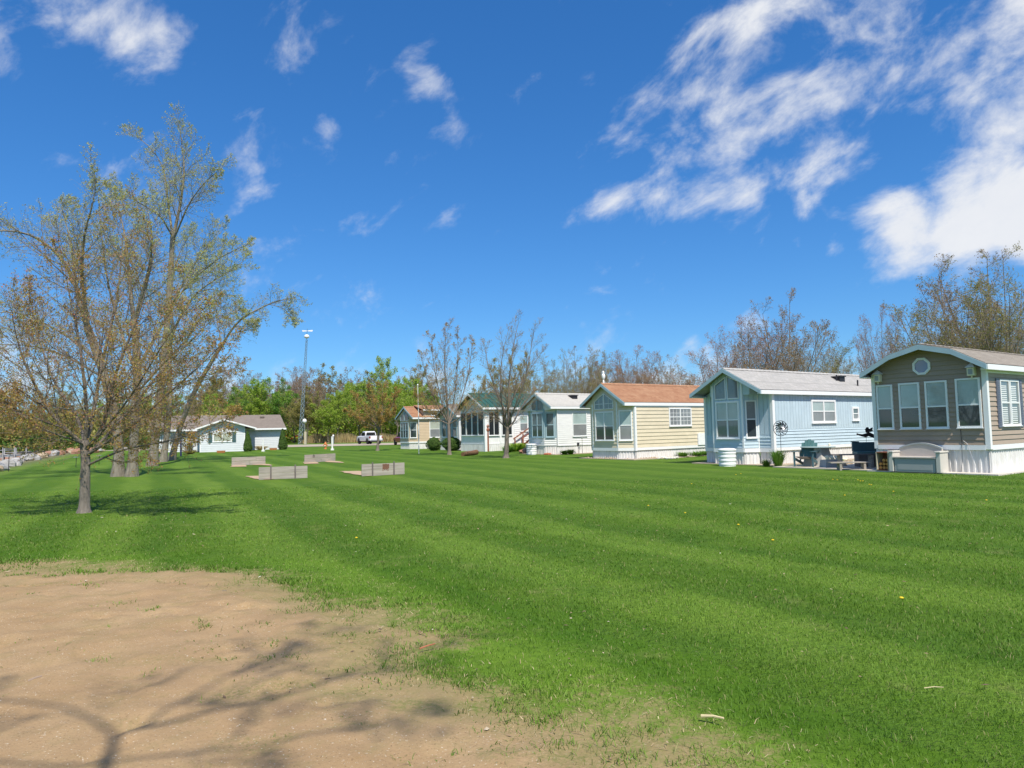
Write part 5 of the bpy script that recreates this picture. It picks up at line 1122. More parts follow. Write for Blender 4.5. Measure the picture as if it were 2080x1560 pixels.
def tuft(name, loc, h, w, n, label, m='leaf_green', cat='plant', seed=1, blade=.02, group=None):
    rng = np.random.default_rng(seed); az = rng.uniform(0, 6.28, n); r = w*np.sqrt(rng.uniform(0, 1, n)); b0 = np.stack([np.cos(az)*r*.4, np.sin(az)*r*.4, np.zeros(n)], 1); hh = h*rng.uniform(.5, 1.1, n)
    md = b0+np.stack([np.cos(az)*r*.5, np.sin(az)*r*.5, hh*.75], 1); tp = b0+np.stack([np.cos(az)*r*1.1, np.sin(az)*r*1.1, hh], 1); sd_ = np.stack([-np.sin(az), np.cos(az), np.zeros(n)], 1)*blade
    V = np.stack([b0-sd_*.6, b0+sd_*.6, md-sd_, md+sd_, tp], 1).reshape(-1, 3); o_ = np.arange(n)[:, None]*5
    F = np.concatenate([o_+np.array([[0, 1, 3]]), o_+np.array([[0, 3, 2]]), o_+np.array([[2, 3, 4]])]); return tag(link(name, npmesh(name, V, F, m), None, loc), label, cat, group)
tuft('grass_clump', tuple(G(1581, 948)), .62, .30, 420, 'spiky ornamental grass clump at the corner of the blue house', 'leaf_green', seed=2, blade=.008)
tuft('grass_clump', tuple(G(1557, 948)), .28, .22, 200, 'low grass clump under the blue bay window', 'leaf_dark', seed=3, blade=.008)
tuft('grass_clump', tuple(G(1471, 946)), .20, .14, 120, 'small weed beside the wavy white tank cover of the blue house', 'leaf_green', seed=4, blade=.007)
tuft('hosta_plant', tuple(G(1050, 917)), .62, .85, 420, 'leafy bright green plant beside the red rocks', 'leaf_bright', seed=5, blade=.035)
tuft('hosta_plant', tuple(G(1032, 919)), .45, .5, 220, 'smaller green plant behind the forked tree trunk', 'leaf_green', seed=6, blade=.03)
for i, (x, y, h, w_, lab) in enumerate([(3.1, H3, .25, .35, 'leftmost low plant along the yellow house skirting'), (4.2, H3, .25, .45, 'middle low plant along the yellow house skirting'), (5.1, H3, .28, .5, 'rightmost low plant along the yellow house skirting'), (.25, H4, .25, .3, 'left of two dark tufts at the white house wall'), (.75, H4, .3, .3, 'right of two dark tufts at the white house wall')]):
    tuft('low_plant', tuple(hp(y, x, -.4)), h, w_, 240, lab, 'leaf_green' if i < 3 else 'leaf_dark', seed=20+i, blade=.016)
tuft('dry_plant', tuple(G(530, 914)), .5, .9, 260, 'dry tan plants in the bungalow flower bed', 'reed', seed=31, blade=.02); tuft('low_plant', tuple(G(386, 922)), .35, .7, 260, 'low green plant at the left corner of the bungalow gable', 'leaf_olive', seed=32, blade=.03)

# rocks
def rock(name, loc, r, m, label, seed, group=None, flat=.65):
    rgk = random.Random(seed); mb = MB(); K, Nn = 7, 5; vs = []
    for i in range(Nn+1):
        th = math.pi*i/Nn
        for j in range(K):
            k = rgk.uniform(.78, 1.15); vs.append((r*k*math.sin(th)*math.cos(2*math.pi*j/K), r*k*math.sin(th)*math.sin(2*math.pi*j/K)*.85, r*flat*k*math.cos(th)))
    fs = [(i*K+j, (i+1)*K+j, (i+1)*K+(j+1) % K, i*K+(j+1) % K) for i in range(Nn) for j in range(K)]; mb.add(vs, fs)
    o = mb.build(name, m, None, False, (loc[0], loc[1], loc[2]+r*flat*.45)); o.rotation_euler = (rgk.uniform(-.2, .2), rgk.uniform(-.2, .2), rgk.uniform(0, 6)); return tag(o, label, 'rock', group)
for i in range(16):
    x = rs.uniform(1058, 1090); y = rs.uniform(918, 921.5); p = G(x, y); rock('rock', (p.x, p.y, .12 if i % 3 == 0 else 0), rs.uniform(.14, .28), rs.choice(['stone_red', 'stone_red', 'brick_red', 'stone_tan']), 'reddish rock in the pile beside the leafy green plant', 200+i, 'rock pile by the steps')
for i in range(9): p = hp(H4, -.35-rs.uniform(0, .4), rs.uniform(.0, .6)); rock('rock', tuple(p), rs.uniform(.08, .14), 'brick_red', 'small brick-red stone right of the white tank cover', 230+i, 'brick-red stones')
for i in range(14): p = G(1338+i*2.9, 931.2+rs.uniform(-.8, .8)); rock('rock', tuple(p), rs.uniform(.06, .11), 'stone_white', 'white stone edging the bed of the yellow house', 250+i, 'white edging stones')
for i in range(26): p = G(1190+i*5.6, 930.8+1.6*math.sin(i*.12)); rock('rock', tuple(p), rs.uniform(.06, .10), 'stone_tan', 'tan edging stone at the foot of the yellow house', 270+i, 'tan edging stones')
SH = [G(-30, 962), G(0, 956), G(40, 944), (G(80, 932)), G(130, 922)]
for i in range(95):
    t_ = rs.uniform(0, 3.99); k = int(t_); q = SH[k].lerp(SH[k+1], t_-k); off_ = rs.uniform(-.3, 5.5); x, y = q.x-.889*off_, q.y-.457*off_
    mm_, cc_ = rs.choice([('stone_tan', 'tan'), ('stone_red', 'reddish'), ('stone_grey', 'grey'), ('stone_tan', 'tan'), ('stone_grey', 'grey')]); r_ = rs.uniform(.22, .62); rock('shore_rock', (x, y, gz(x, y)), r_, mm_, ('small ' if r_ < .4 else 'large ')+cc_+' boulder in the shore bank '+('at the left edge' if t_ < 2 else 'near the far docks'), 300+i, 'shore boulders')
for i in range(50):
    x, y = -62-rs.uniform(0, 22), rs.uniform(70, 98); x = -.66*y-rs.uniform(-14, 14); rock('shore_rock', (x, y, max(-.75, gz(x, y))), rs.uniform(.3, .8), rs.choice(['stone_tan', 'stone_grey', 'stone_red']), 'stone on the far harbour bank', 420+i, 'far bank stones')

# docks
for i, (pa, pb, lab) in enumerate([((-20, 926), (52, 923), 'grey dock with low rail at the left edge'), ((28, 919), (98, 915.5), 'long pale dock beyond the shore boulders'), ((82, 909), (122, 906.5), 'small raised dock farther along the harbour')]):
    a, b = G(*pa, .05), G(*pb, .05); rz, L = fr(a, b); o = thing('dock', lab, 'dock', (a.x, a.y, .0), rz, 'docks')
    npl = 22
    for k in range(npl): mb = MB(); mb.box(L*k/npl+.01, L*(k+1)/npl-.01, 0, 1.3, .03, .08); mb.build('deck_board', 'dock_grey', o)
    mb = MB(); mb.box(0, L, .02, .1, -.12, .028); mb.box(0, L, 1.2, 1.28, -.12, .028); mb.build('frame', 'dock_grey', o)
    for k in range(4):
        for y in (-.06, 1.36): mb = MB(); mb.tube([(L*k/3, y, -1.5), (L*k/3, y, .75 if i < 2 else .4)], .06 if i == 0 else .05, 8); mb.build('post', 'dock_grey', o)
    if i < 2: mb = MB(); mb.box(0, L, 1.33, 1.39, .55, .62); mb.build('rail', 'dock_grey', o)
for i, (x, y, ty) in enumerate([(17, 959, 926), (154, 949, 929), (201, 943, 926)]):
    p = G(x, y); h = AT(x, ty, p.y).z; mb = MB(); mb.tube([(0, 0, -.1), (.02, 0, h)], .018, 6); o = thing('garden_stake', ['thin dark stake with pale top by the boulders', 'thin stake with small flat top left of the maple trunk crossing', 'thin stake between the maple and the cottonwoods'][i], 'stake', tuple(p), 0, 'garden stakes'); mb.build('rod', 'dark_metal', o)
    mb = MB(); mb.box(-.05, .07, -.04, .04, h-.02, h+.07) if i == 0 else mb.box(-.12, .14, -.1, .1, h, h+.025); mb.build('cap', 'galv', o)

# bits in front of the houses
def tank_cover(p, label):
    o = thing('tank_cover', label, 'tank cover', tuple(p), rs.uniform(0, 3), 'propane tank covers'); mb = MB(); prof = []
    for k in range(25):
        z = .60*k/24; r = .335-.012*math.cos(z*42)-.03*abs(z-.3)**1.5; prof.append((r, z))
    mb.lathe([(.34, 0)]+prof, 22); mb.build('body', 'white_plastic', o, True); mb = MB(); mb.lathe([(.345, .60), (.36, .62), (.355, .66), (.28, .70), (.1, .71)], 22); mb.build('lid', 'white_plastic', o, True)
tank_cover(G(1478, 946.5), 'white wavy tank cover under the blue house bay'); tank_cover(hp(H4, -.98, 1.45), 'white wavy tank cover before the white bay house')
# carved post and log
p = G(990.5, 917); o = thing('carved_post', 'tall red-brown carved post in front of the screened porch', 'post', tuple(p), .3); mb = MB(); mb.tube([(0, 0, -.1), (0, 0, 1.4), (.01, 0, 1.55)], [.125, .12, .11], 10); mb.build('shaft', 'wood_red', o)
mb = MB(); mb.lathe([(.1, 1.5), (.17, 1.6), (.18, 1.72), (.12, 1.82), (.16, 1.92), (.15, 2.02), (.05, 2.1)], 12); mb.build('carved_head', 'wood_red', o); mb = MB(); mb.lathe([(.02, 0), (.045, .02), (.02, .04)], 8, (.0, -.17, 1.95)); mb.build('eye', 'white_paint', o)
p = G(940, 927); q = G(968, 924.5); rz, L = fr(p, q); o = thing('log', 'thick brown log lying in the grass with orange cut end', 'log', tuple(p), rz); mb = MB(); mb.tube([(0, 0, .13), (L*.3, 0, .16), (L*.65, .02, .17), (L, 0, .2)], [.13, .15, .15, .17], 12); mb.build('bark', 'log_bark', o)
mb = MB(); mb.lathe([(.155, 0), (.15, .012)], 12, (L+.005, 0, .2), 'x'); mb.build('cut_face', 'log_end', o)
# red wooden steps
p = G(1047, 914); o = thing('porch_steps', 'red-brown wooden steps with sloping handrail between the white houses', 'steps', tuple(hp(H5, 2.55, -.85)), HROT)
for k in range(5): mb = MB(); mb.box(.28*k, .28*k+.3, -.5, .5, .15*k+.1, .15*k+.14); mb.build('tread', 'wood_red', o)
for y in (-.55, .5):
    mb = MB(); mb.quadbox((0, y, 0), (.25, y, 0), (1.6, y, .78), (1.35, y, .78), (0, .05, 0)); mb.build('stringer', 'wood_red', o)
    mb = MB(); mb.quadbox((-.1, y, .86), (-.1, y, .96), (1.75, y, 1.95), (1.75, y, 1.85), (0, .06, 0)); mb.build('handrail', 'wood_red', o)
    for x in (0., .8, 1.6): mb = MB(); mb.box(x, x+.09, y-.002, y+.055, 0, .9+x*.53); mb.build('rail_post', 'wood_red', o)
mb = MB(); mb.box(1.3, 2.2, -.5, .5, .78, .84); mb.box(1.32, 2.2, -.62, -.57, 0, .8); mb.build('landing', 'wood_red', o)
for i, (x, y, ty, lab) in enumerate([(1.75, 921, .95, 'tall wire plant stake at the white house wall'), (1.4, 921, .5, 'short dark lantern stake at the white house wall')]):
    p = hp(H4, x, -.4); h = ty; o = thing('garden_stake', lab, 'stake', tuple(p)); mb = MB(); mb.tube([(0, 0, 0), (0, 0, h)], .013, 5); mb.build('rod', 'dark_metal', o); mb = MB()
    if i == 0:
        for k in range(7): an = k*.9; mb.tube([(0, 0, h), (.07*math.cos(an), .07*math.sin(an), h+.1), (.16*math.cos(an), .16*math.sin(an), h+.12)], .01, 4)
    else: mb.lathe([(.03, h), (.07, h+.03), (.075, h+.17), (.03, h+.24)], 8)
    mb.build('head', 'grey_metal' if i == 0 else 'dark_metal', o)
# wind spinner
p = G(1588, 948); o = thing('wind_spinner', 'round black and silver wind spinner on a thin pole', 'wind spinner', tuple(p), HROT*.2); mb = MB(); mb.tube([(0, 0, -.1), (0, 0, 1.5)], .010, 6); mb.build('pole', 'dark_metal', o)
for ring, (n, r0, r1, m_) in enumerate([(12, .10, .27, 'dark_metal'), (9, .03, .17, 'galv')]):
    for k in range(n):
        a = 2*math.pi*k/n; mb = MB(); vs = []
        for j in range(5):
            f = j/4; rr = r0+(r1-r0)*f; aa = a+f*.75; wd = .036*math.sin(math.pi*(f*.85+.1)); yy = -.04-.035*ring
            for s in (-1, 1): vs.append((rr*math.cos(aa)-s*wd*math.sin(aa), yy+s*.02, 1.46+rr*math.sin(aa)+s*wd*math.cos(aa)))
        mb.add(vs, [(2*j, 2*j+1, 2*j+3, 2*j+2) for j in range(4)]); mb.build('blade', m_, o)
mb = MB(); mb.lathe([(.04, -.1), (.04, .0)], 10, (0, 0, 1.46), 'y'); mb.build('hub', 'dark_metal', o)
mb = MB(); mb.tube([(.29*math.cos(R_(a)), -.04, 1.46+.29*math.sin(R_(a))) for a in range(0, 361, 15)], .012, 5); mb.build('rim_ring', 'dark_metal', o)
# adirondack chair
p = G(1640, 949); o = thing('adirondack_chair', 'dark green slatted adirondack chair beside the blue house', 'chair', (p.x, p.y, .02), R_(50))
# local: seat faces -x ; back at +x
for k in range(5): y = -.26+k*.115; top = 1.0-.05*abs(k-2)**1.5*.9; mb = MB(); mb.quadbox((.18, y, .26), (.18, y+.10, .26), (.44, y+.108, top), (.44, y-.008, top), (.02, 0, .006)); mb.build('back_slat', 'teal_slat', o)
for k in range(6): x = -.42+k*.105; z = .37-.03*k*.62; mb = MB(); mb.box(x, x+.09, -.28, .28, z, z+.02); mb.build('seat_slat', 'wood_dark', o)
for s in (-1, 1):
    y = s*.33; mb = MB(); mb.box(-.5, .36, y-.065, y+.065, .56, .58); mb.build('arm', 'teal_dark', o); mb = MB(); mb.box(-.44, -.34, y-.02, y+.02, 0, .56); mb.build('leg', 'teal_dark', o)
    mb = MB(); mb.quadbox((-.44, y-.02-s*.03, .26), (-.44, y-.02-s*.03, .36), (.62, y-.02-s*.03, .1), (.62, y-.02-s*.03, 0), (0, .03, 0)); mb.build('side_rail', 'teal_dark', o); mb = MB(); mb.box(.26, .30, y-.02, y+.02, .15, .56); mb.build('leg', 'teal_dark', o)
mb = MB(); mb.box(.34, .37, -.3, .3, .62, .68); mb.build('back_brace', 'teal_dark', o)
# patio table with tapered base, box of cream rolls
p = G(1676, 949); o = thing('patio_table', 'grey tapered resin table with pale green top beside the adirondack chair', 'table', (p.x, p.y+.55, .0), HROT)
mb = MB(); mb.add([(-.42, -.42, 0), (.42, -.42, 0), (.42, .42, 0), (-.42, .42, 0), (-.27, -.27, .70), (.27, -.27, .70), (.27, .27, .70), (-.27, .27, .70)], [(3, 2, 1, 0), (4, 5, 6, 7), (0, 1, 5, 4), (1, 2, 6, 5), (2, 3, 7, 6), (3, 0, 4, 7)]); mb.build('base', 'resin_light', o)
mb = MB(); mb.lathe([(.50, .705), (.62, .715), (.63, .735), (.60, .75), (.1, .755)], 24); mb.build('table_top', 'teal_pale', o)
p = G(1692, 951); o = thing('storage_crate', 'low grey crate holding three cream rolls', 'crate', (p.x, p.y+.2, .0), HROT*.3); mb = MB()
mb.add([(-.32, -.2, 0), (.32, -.2, 0), (.32, .2, 0), (-.32, .2, 0), (-.28, -.17, .30), (.28, -.17, .30), (.28, .17, .30), (-.28, .17, .30)], [(3, 2, 1, 0), (4, 5, 6, 7), (0, 1, 5, 4), (1, 2, 6, 5), (2, 3, 7, 6), (3, 0, 4, 7)]); mb.build('bin', 'resin_grey', o)
for k in range(3): x = -.2+k*.19; mb = MB(); mb.tube([(x+.06, -.12, .28), (x, -.06, .45)], .062, 10); tag(mb.build('cream_roll', 'cream', None, True), 'short cream roll sticking out of the low grey crate', 'roll', 'cream rolls'); r_ = COL.objects[-1]; r_.location = o.location; r_.rotation_euler = o.rotation_euler
p = G(1683, 930); mb = MB(); mb.lathe([(.06, 0), (.07, .05), (.03, .12), (.05, .16), (.02, .2)], 10); t_ = mb.build('table_ornament', 'cream', None, True, tuple(Vector(AT(1685, 911.5, G(1676, 949).y+.5)))); tag(t_, 'small cream ornament on the patio table', 'ornament')
# steps in front of the side door: low platform benches
p = G(1745, 955.5)
o = thing('step_bench', 'low grey wooden step nearest the lawn beside the taupe house', 'steps', (p.x-.15, p.y+.05, .0), R_(-4)); 
for k in range(3): mb = MB(); mb.box(-.75, .6, k*.105, k*.105+.095, .25, .285); mb.build('plank', 'weathered_wood', o)
for x in (-.45, .35): mb = MB(); mb.box(x, x+.07, .02, .3, 0, .249); mb.build('leg', 'weathered_wood', o)
o = thing('step_bench', 'upper dark grey wooden step behind the low one', 'steps', (p.x+.25, p.y+.75, .0), R_(-4))
for k in range(3): mb = MB(); mb.box(-.75, .8, k*.105, k*.105+.095, .48, .52); mb.build('plank', 'wood_dark', o)
for x in (-.5, .55): mb = MB(); mb.box(x, x+.08, .02, .3, 0, .479); mb.build('leg', 'weathered_wood', o)
o = thing('storage_bench', 'dark teal high-backed bench against the taupe house corner', 'bench', (p.x+1.12, p.y+1.25, .0), R_(-4)); o.scale = (1, 1, .78)
mb = MB(); mb.bbox(-.52, .5, .0, .5, .62, .74, .02); mb.build('seat', 'teal_slat', o); mb = MB(); mb.bbox(-.52, .5, .42, .52, .742, 1.16, .02); mb.build('backrest', 'teal_dark', o); mb = MB(); mb.bbox(-.47, .45, .05, .46, 0, .615, .01); mb.build('base', 'wood_dark', o)
mb = MB(); mb.bbox(-.54, -.28, .40, .54, 1.162, 1.2, .01); mb.build('back_cap', 'teal_dark', o)
# metal mermaid cut-out above the bench
o = thing('mermaid_cutout', 'black metal mermaid silhouette on thin rods above the teal bench', 'garden ornament', (p.x+1.3, p.y+2.1, .0), R_(-4)); o.scale = (.72, .72, .76); mb = MB(); body = [(-.42, 1.52), (-.30, 1.50), (-.12, 1.44), (.05, 1.40), (.18, 1.46), (.32, 1.40), (.50, 1.34), (.68, 1.36), (.78, 1.46), (.74, 1.58), (.60, 1.52), (.48, 1.52), (.34, 1.60), (.20, 1.66), (.06, 1.60), (-.12, 1.56), (-.30, 1.58), (-.40, 1.62)]
mb.prism(body, 'y', 0, .02); mb.prism([(.06, 1.62), (.02, 1.78), (.08, 1.88), (.18, 1.90), (.24, 1.80), (.32, 1.86), (.42, 1.88), (.38, 1.78), (.44, 1.72), (.30, 1.68), (.2, 1.64)], 'y', .001, .021); mb.prism([(.74, 1.57), (.66, 1.72), (.76, 1.78), (.86, 1.9), (.92, 1.76), (.9, 1.66), (.8, 1.6)], 'y', .002, .022); mb.build('silhouette', 'dark_metal', o)
mb = MB()
for x in (.06, .52): mb.tube([(x, .01, .0), (x, .01, 1.42)], .008, 5)
mb.build('rod', 'dark_metal', o)
for x, y, r_, c_ in ((1722, 936, .22, 'stone_tan'), (1712, 940, .16, 'stone_tan'), (1716, 929, .18, 'cream')): q = G(x, y+8); rock('rock', (q.x, q.y, 0), r_, c_, 'tan stone beside the steps next to the teal bench', 700+x, 'stones by the steps')
# concrete pads and gravel beds
def sheet(name, px, z, m): 
    mb = MB(); P_ = [G(*q) for q in px]; n = len(P_); mb.add([(q.x, q.y, z) for q in P_]+[(q.x, q.y, -.1) for q in P_], [tuple(range(n))]+[(i, n+i, n+(i+1) % n, (i+1) % n) for i in range(n)]); return tag(mb.build(name, m), kind='structure')
def pad(name, h, x0, x1, y0, y1, z, m):
    mb = MB(); P_ = [hp(h, x0, y0), hp(h, x1, y0), hp(h, x1, y1), hp(h, x0, y1)]; mb.add([(q.x, q.y, -.1) for q in P_]+[(q.x, q.y, z) for q in P_], [(3, 2, 1, 0), (4, 5, 6, 7), (0, 1, 5, 4), (1, 2, 6, 5), (2, 3, 7, 6), (3, 0, 4, 7)]); return tag(mb.build(name, m), kind='structure')
pad('concrete_pad', H1, -.55, 11, -.38, 3.45, .045, 'concrete'); pad('patio_slab', H1, -.25, 9, 3.46, 7.2, .035, 'pad'); pad('gravel_bed', H2, -.75, 10, -.55, 3.6, .022, 'gravel_bed'); pad('gravel_bed', H3, -.75, 10, -.6, 3.6, .022, 'gravel_bed'); pad('gravel_bed', H4, -.5, 10, -.4, 3.2, .022, 'gravel_bed')
# deck box bench against the taupe house
o = thing('deck_box', 'beige resin deck box bench with arched back before the taupe house', 'deck box', tuple(hp(H1, -.42, 1.10)+Vector((0, 0, .045))), HROT)
# local y along front (0..1.45), local -x to the viewer
mb = MB(); mb.bbox(-.22, .24, .16, 1.40, 0, .42, .015); mb.build('box', 'resin_grey', o); mb = MB(); mb.bbox(-.26, .24, .14, 1.42, .425, .47, .012); mb.build('seat', 'resin_taupe', o)  # box front greyed: the shade on it is put into the colour
arch = [(.12, .47)]+[(.14+1.28*k/12, .60+.25*math.sin(math.pi*(.12+.76*k/12))) for k in range(13)]+[(1.44, .47)]; mb = MB(); mb.prism([(y, z) for y, z in arch], 'x', .20, .28); mb.build('backrest', 'resin_taupe', o)
mb = MB(); 
for k in range(12): a, b = .14+1.28*k/12, .14+1.28*(k+1)/12; za, zb = .60+.25*math.sin(math.pi*(.12+.76*k/12)), .60+.25*math.sin(math.pi*(.12+.76*(k+1)/12)); mb.quadbox((.18, a, za), (.18, b, zb), (.18, b, zb+.05), (.18, a, za+.05), (.12, 0, 0))
mb.build('back_trim', 'resin_grey', o)
for y in (0., 1.42):
    mb = MB(); mb.bbox(-.25, .27, y, y+.14, 0, .60, .015); ar = mb.build('arm', 'resin_light', o); mb = MB(); mb.bbox(-.28, .29, y-.02, y+.16, .602, .65, .012); mb.build('arm_cap', 'resin_light', ar)
mb = MB(); mb.prism([(y, z) for y, z in [(.26, .06)]+[(.26+1.04*k/8, .30+.06*math.sin(math.pi*k/8)) for k in range(9)]+[(1.30, .06)]], 'x', -.228, -.221); mb.build('front_panel', 'resin_grey', o)
# firewood rack opening
o = thing('wood_box', 'open brown wooden box with firewood beside the deck box', 'box', tuple(hp(H1, -.36, 2.72)+Vector((0, 0, .045))), HROT)
for (a, b, c, d, e, f) in ((-.2, .25, 0, .025, 0, .6), (-.2, .25, .375, .4, 0, .6), (-.2, .25, .025, .375, .575, .6), (-.2, .25, .025, .375, 0, .03), (.225, .25, .025, .375, .03, .575)): mb = MB(); mb.box(a, b, c, d, e, f); mb.build('panel', 'wood_red' if d-c > .1 else 'pole_tan', o)
for i in range(8): y, z = .08+(i % 3)*.11, .09+(i//3)*.12; mb = MB(); mb.tube([(-.12, y, z), (.2, y, z)], .05, 7); tag(mb.build('firewood_log', 'log_end', None), 'split log inside the open wooden box', 'log', 'firewood'); r_ = COL.objects[-1]; r_.location = o.location; r_.rotation_euler = (0, 0, HROT)
# hanging cords and lanterns on the taupe house
for i, (pts, lab) in enumerate([([(-.03, .76, 1.45), (-.04, .74, .9), (-.14, .72, .35), (-.2, .74, .06)], 'black cord hanging straight down the taupe gable wall'), ([(-.03, .70, 1.0), (-.05, .58, .9), (-.12, .42, .4), (-.18, .30, .06)], 'thin grey cord slanting across the ribbed skirting')]):
    mb = MB(); mb.tube([tuple(hp(H1, *q[:2])+Vector((0, 0, q[2]))) for q in pts], .007, 5); tag(mb.build('cord', 'dark_metal' if i == 0 else 'grey_metal'), lab, 'cord')
for y, lab in ((.32, 'cream lantern under the right end of the taupe gable'), (3.14, 'cream lantern under the left end of the taupe gable')):
    q = hp(H1, -.12, y); o = thing('wall_lantern', lab, 'lantern', (q.x, q.y, 2.95), HROT, 'gable lanterns'); mb = MB(); mb.bbox(-.09, .09, -.10, .10, 0, .24, .01); mb.build('body', 'cream', o); mb = MB(); mb.add([(-.13, -.14, .245), (.13, -.14, .245), (.13, .14, .245), (-.13, .14, .245), (0, 0, .40)], [(3, 2, 1, 0), (0, 1, 4), (1, 2, 4), (2, 3, 4), (3, 0, 4)]); mb.build('roof_cap', 'white_trim', o)
    mb = MB(); mb.box(-.095, -.088, -.06, .06, .04, .2); mb.build('opening', 'resin_grey', o); mb = MB(); mb.tube([(0, 0, -.08), (0, 0, .0)], .02, 6); mb.build('stem', 'cream', o)

# ------------------------------------------------------------------ vehicles
def wheel(parent, x, y, r=.39, w_=.26):
    mb = MB(); mb.lathe([(r*.62, -w_/2), (r*.95, -w_/2), (r, -w_*.35), (r, w_*.35), (r*.95, w_/2), (r*.62, w_/2)], 20, (x, y, r), 'y'); t_ = mb.build('wheel', 'tyre', parent)
    mb = MB(); mb.lathe([(r*.6, -w_*.42), (r*.58, w_*.42)], 16, (x, y, r), 'y'); mb.build('rim', 'rim', t_)
def loft(mb, secs):          # list of closed rings (same count) of 3d points
    n = len(secs[0]); o = len(mb.v)
    for s in secs: mb.v += [tuple(p) for p in s]
    for i in range(len(secs)-1):
        for j in range(n): mb.f.append([o+i*n+j, o+i*n+(j+1) % n, o+(i+1)*n+(j+1) % n, o+(i+1)*n+j]); mb.fm.append(0)
    mb.f.append([o+j for j in range(n-1, -1, -1)]); mb.fm.append(0); mb.f.append([o+(len(secs)-1)*n+j for j in range(n)]); mb.fm.append(0)
def ring(x, hw, z0, z1, b=.12): return [(x, -hw+b*.4, z0), (x, hw-b*.4, z0), (x, hw, z0+b), (x, hw, z1-b), (x, hw-b, z1), (x, -hw+b, z1), (x, -hw, z1-b), (x, -hw, z0+b)]
def pickup(loc, rz, label):
    o = thing('pickup_truck', label, 'pickup', loc, rz)      # +x forward
    mb = MB(); loft(mb, [ring(2.85, .80, .50, 1.02), ring(2.78, .92, .46, 1.10), ring(2.2, .98, .44, 1.17), ring(1.35, .99, .44, 1.20)]); mb.build('hood', 'car_white', o)
    mb = MB(); loft(mb, [ring(1.352, .99, .44, 1.18), ring(-.62, .99, .44, 1.18)]); mb.build('door_panel', 'car_white', o)
    mb = MB(); loft(mb, [ring(-.63, .98, .48, 1.20, .06), ring(-2.78, .97, .50, 1.20, .06)]); mb.build('bed', 'car_white', o)
    mb = MB(); loft(mb, [ring(1.30, .88, 1.181, 1.24, .03), ring(.75, .80, 1.181, 1.80, .10), ring(.2, .78, 1.181, 1.87, .12), ring(-.45, .78, 1.181, 1.84, .12), ring(-.62, .82, 1.181, 1.60, .1)]); mb.build('cab', 'car_white', o)
    for s in (-1, 1):
        mb = MB(); mb.quadbox((.95, s*.885, 1.25), (-.50, s*.885, 1.25), (-.44, s*.83, 1.72), (.62, s*.83, 1.72), (0, s*.012, 0)); mb.build('side_window', 'car_glass', o)
        mb = MB(); mb.box(-2.80, -2.55, s*.84 if s > 0 else -.98, .98 if s > 0 else -.84, .82, 1.12); mb.build('tail_light', 'lamp_red', o)
        mb = MB(); mb.bbox(.85, 1.02, s*1.0 if s > 0 else -1.2, 1.2 if s > 0 else -1.0, 1.22, 1.42, .02); mb.build('mirror', 'black_plastic', o)
        for x in (1.75, -1.75):
            mb = MB(); mb.prism([(x+.50*math.cos(R_(a)), .40+.50*math.sin(R_(a))) for a in range(0, 181, 20)], 'y', s*.985, s*.998); mb.build('wheel_arch', 'black_plastic', o); wheel(o, x, s*.86)
    mb = MB(); mb.quadbox((-.64, -.70, 1.25), (-.64, .70, 1.25), (-.66, .64, 1.70), (-.66, -.64, 1.70), (-.012, 0, 0)); mb.build('rear_window', 'car_glass', o); mb = MB(); mb.quadbox((1.30, -.78, 1.24), (1.30, .78, 1.24), (.80, .70, 1.76), (.80, -.70, 1.76), (.02, 0, .012)); mb.build('windscreen', 'car_glass', o)
    mb = MB(); mb.bbox(-2.815, -2.785, -.78, .78, .62, 1.17, .006); mb.build('tailgate', 'car_white', o); mb = MB(); mb.bbox(-2.98, -2.80, -.95, .95, .44, .60, .02); mb.build('bumper', 'rim', o); mb = MB(); mb.box(-2.6, 2.4, -.7, .7, .3, .44); mb.build('underbody', 'black_plastic', o); mb = MB(); mb.box(-2.6, -.8, -.85, .85, 1.201, 1.235); mb.build('bed_cover', 'black_plastic', o); return o
def suv(loc, rz, label, m='car_red'):
    o = thing('parked_car', label, 'car', loc, rz); mb = MB(); loft(mb, [ring(2.3, .72, .42, .85), ring(2.2, .88, .38, .95), ring(1.2, .93, .36, 1.05), ring(-1.9, .93, .38, 1.08), ring(-2.25, .86, .45, 1.02)]); mb.build('body', m, o)
    mb = MB(); loft(mb, [ring(1.1, .80, 1.04, 1.10, .03), ring(.35, .74, 1.04, 1.62, .1), ring(-.6, .72, 1.04, 1.70, .12), ring(-1.7, .72, 1.04, 1.64, .12), ring(-2.15, .78, 1.04, 1.12, .04)]); mb.build('cabin', m, o)
    for s in (-1, 1):
        mb = MB(); mb.quadbox((.75, s*.835, 1.10), (-1.75, s*.835, 1.10), (-1.6, s*.76, 1.55), (.3, s*.76, 1.55), (0, s*.012, 0)); mb.build('side_window', 'car_glass', o); mb = MB(); mb.box(-2.27, -2.05, s*.66 if s > 0 else -.9, .9 if s > 0 else -.66, .82, 1.02); mb.build('tail_light', 'lamp_red', o)
        for x in (1.45, -1.4): wheel(o, x, s*.82, .36, .23)
    mb = MB(); mb.quadbox((-2.17, -.66, 1.14), (-2.17, .66, 1.14), (-1.82, .6, 1.58), (-1.82, -.6, 1.58), (-.015, 0, .012)); mb.build('rear_window', 'car_glass', o); mb = MB(); mb.bbox(-2.36, -2.2, -.86, .86, .40, .58, .02); mb.build('bumper', 'black_plastic', o); return o
q = G(750, 902.2); pickup((q.x, q.y, gz(q.x, q.y)+.04), R_(122), 'white pickup truck parked on the gravel road')
q = G(822, 904); suv((q.x, q.y+.5, gz(q.x, q.y)), R_(118), 'dark red car half hidden behind the tan house')
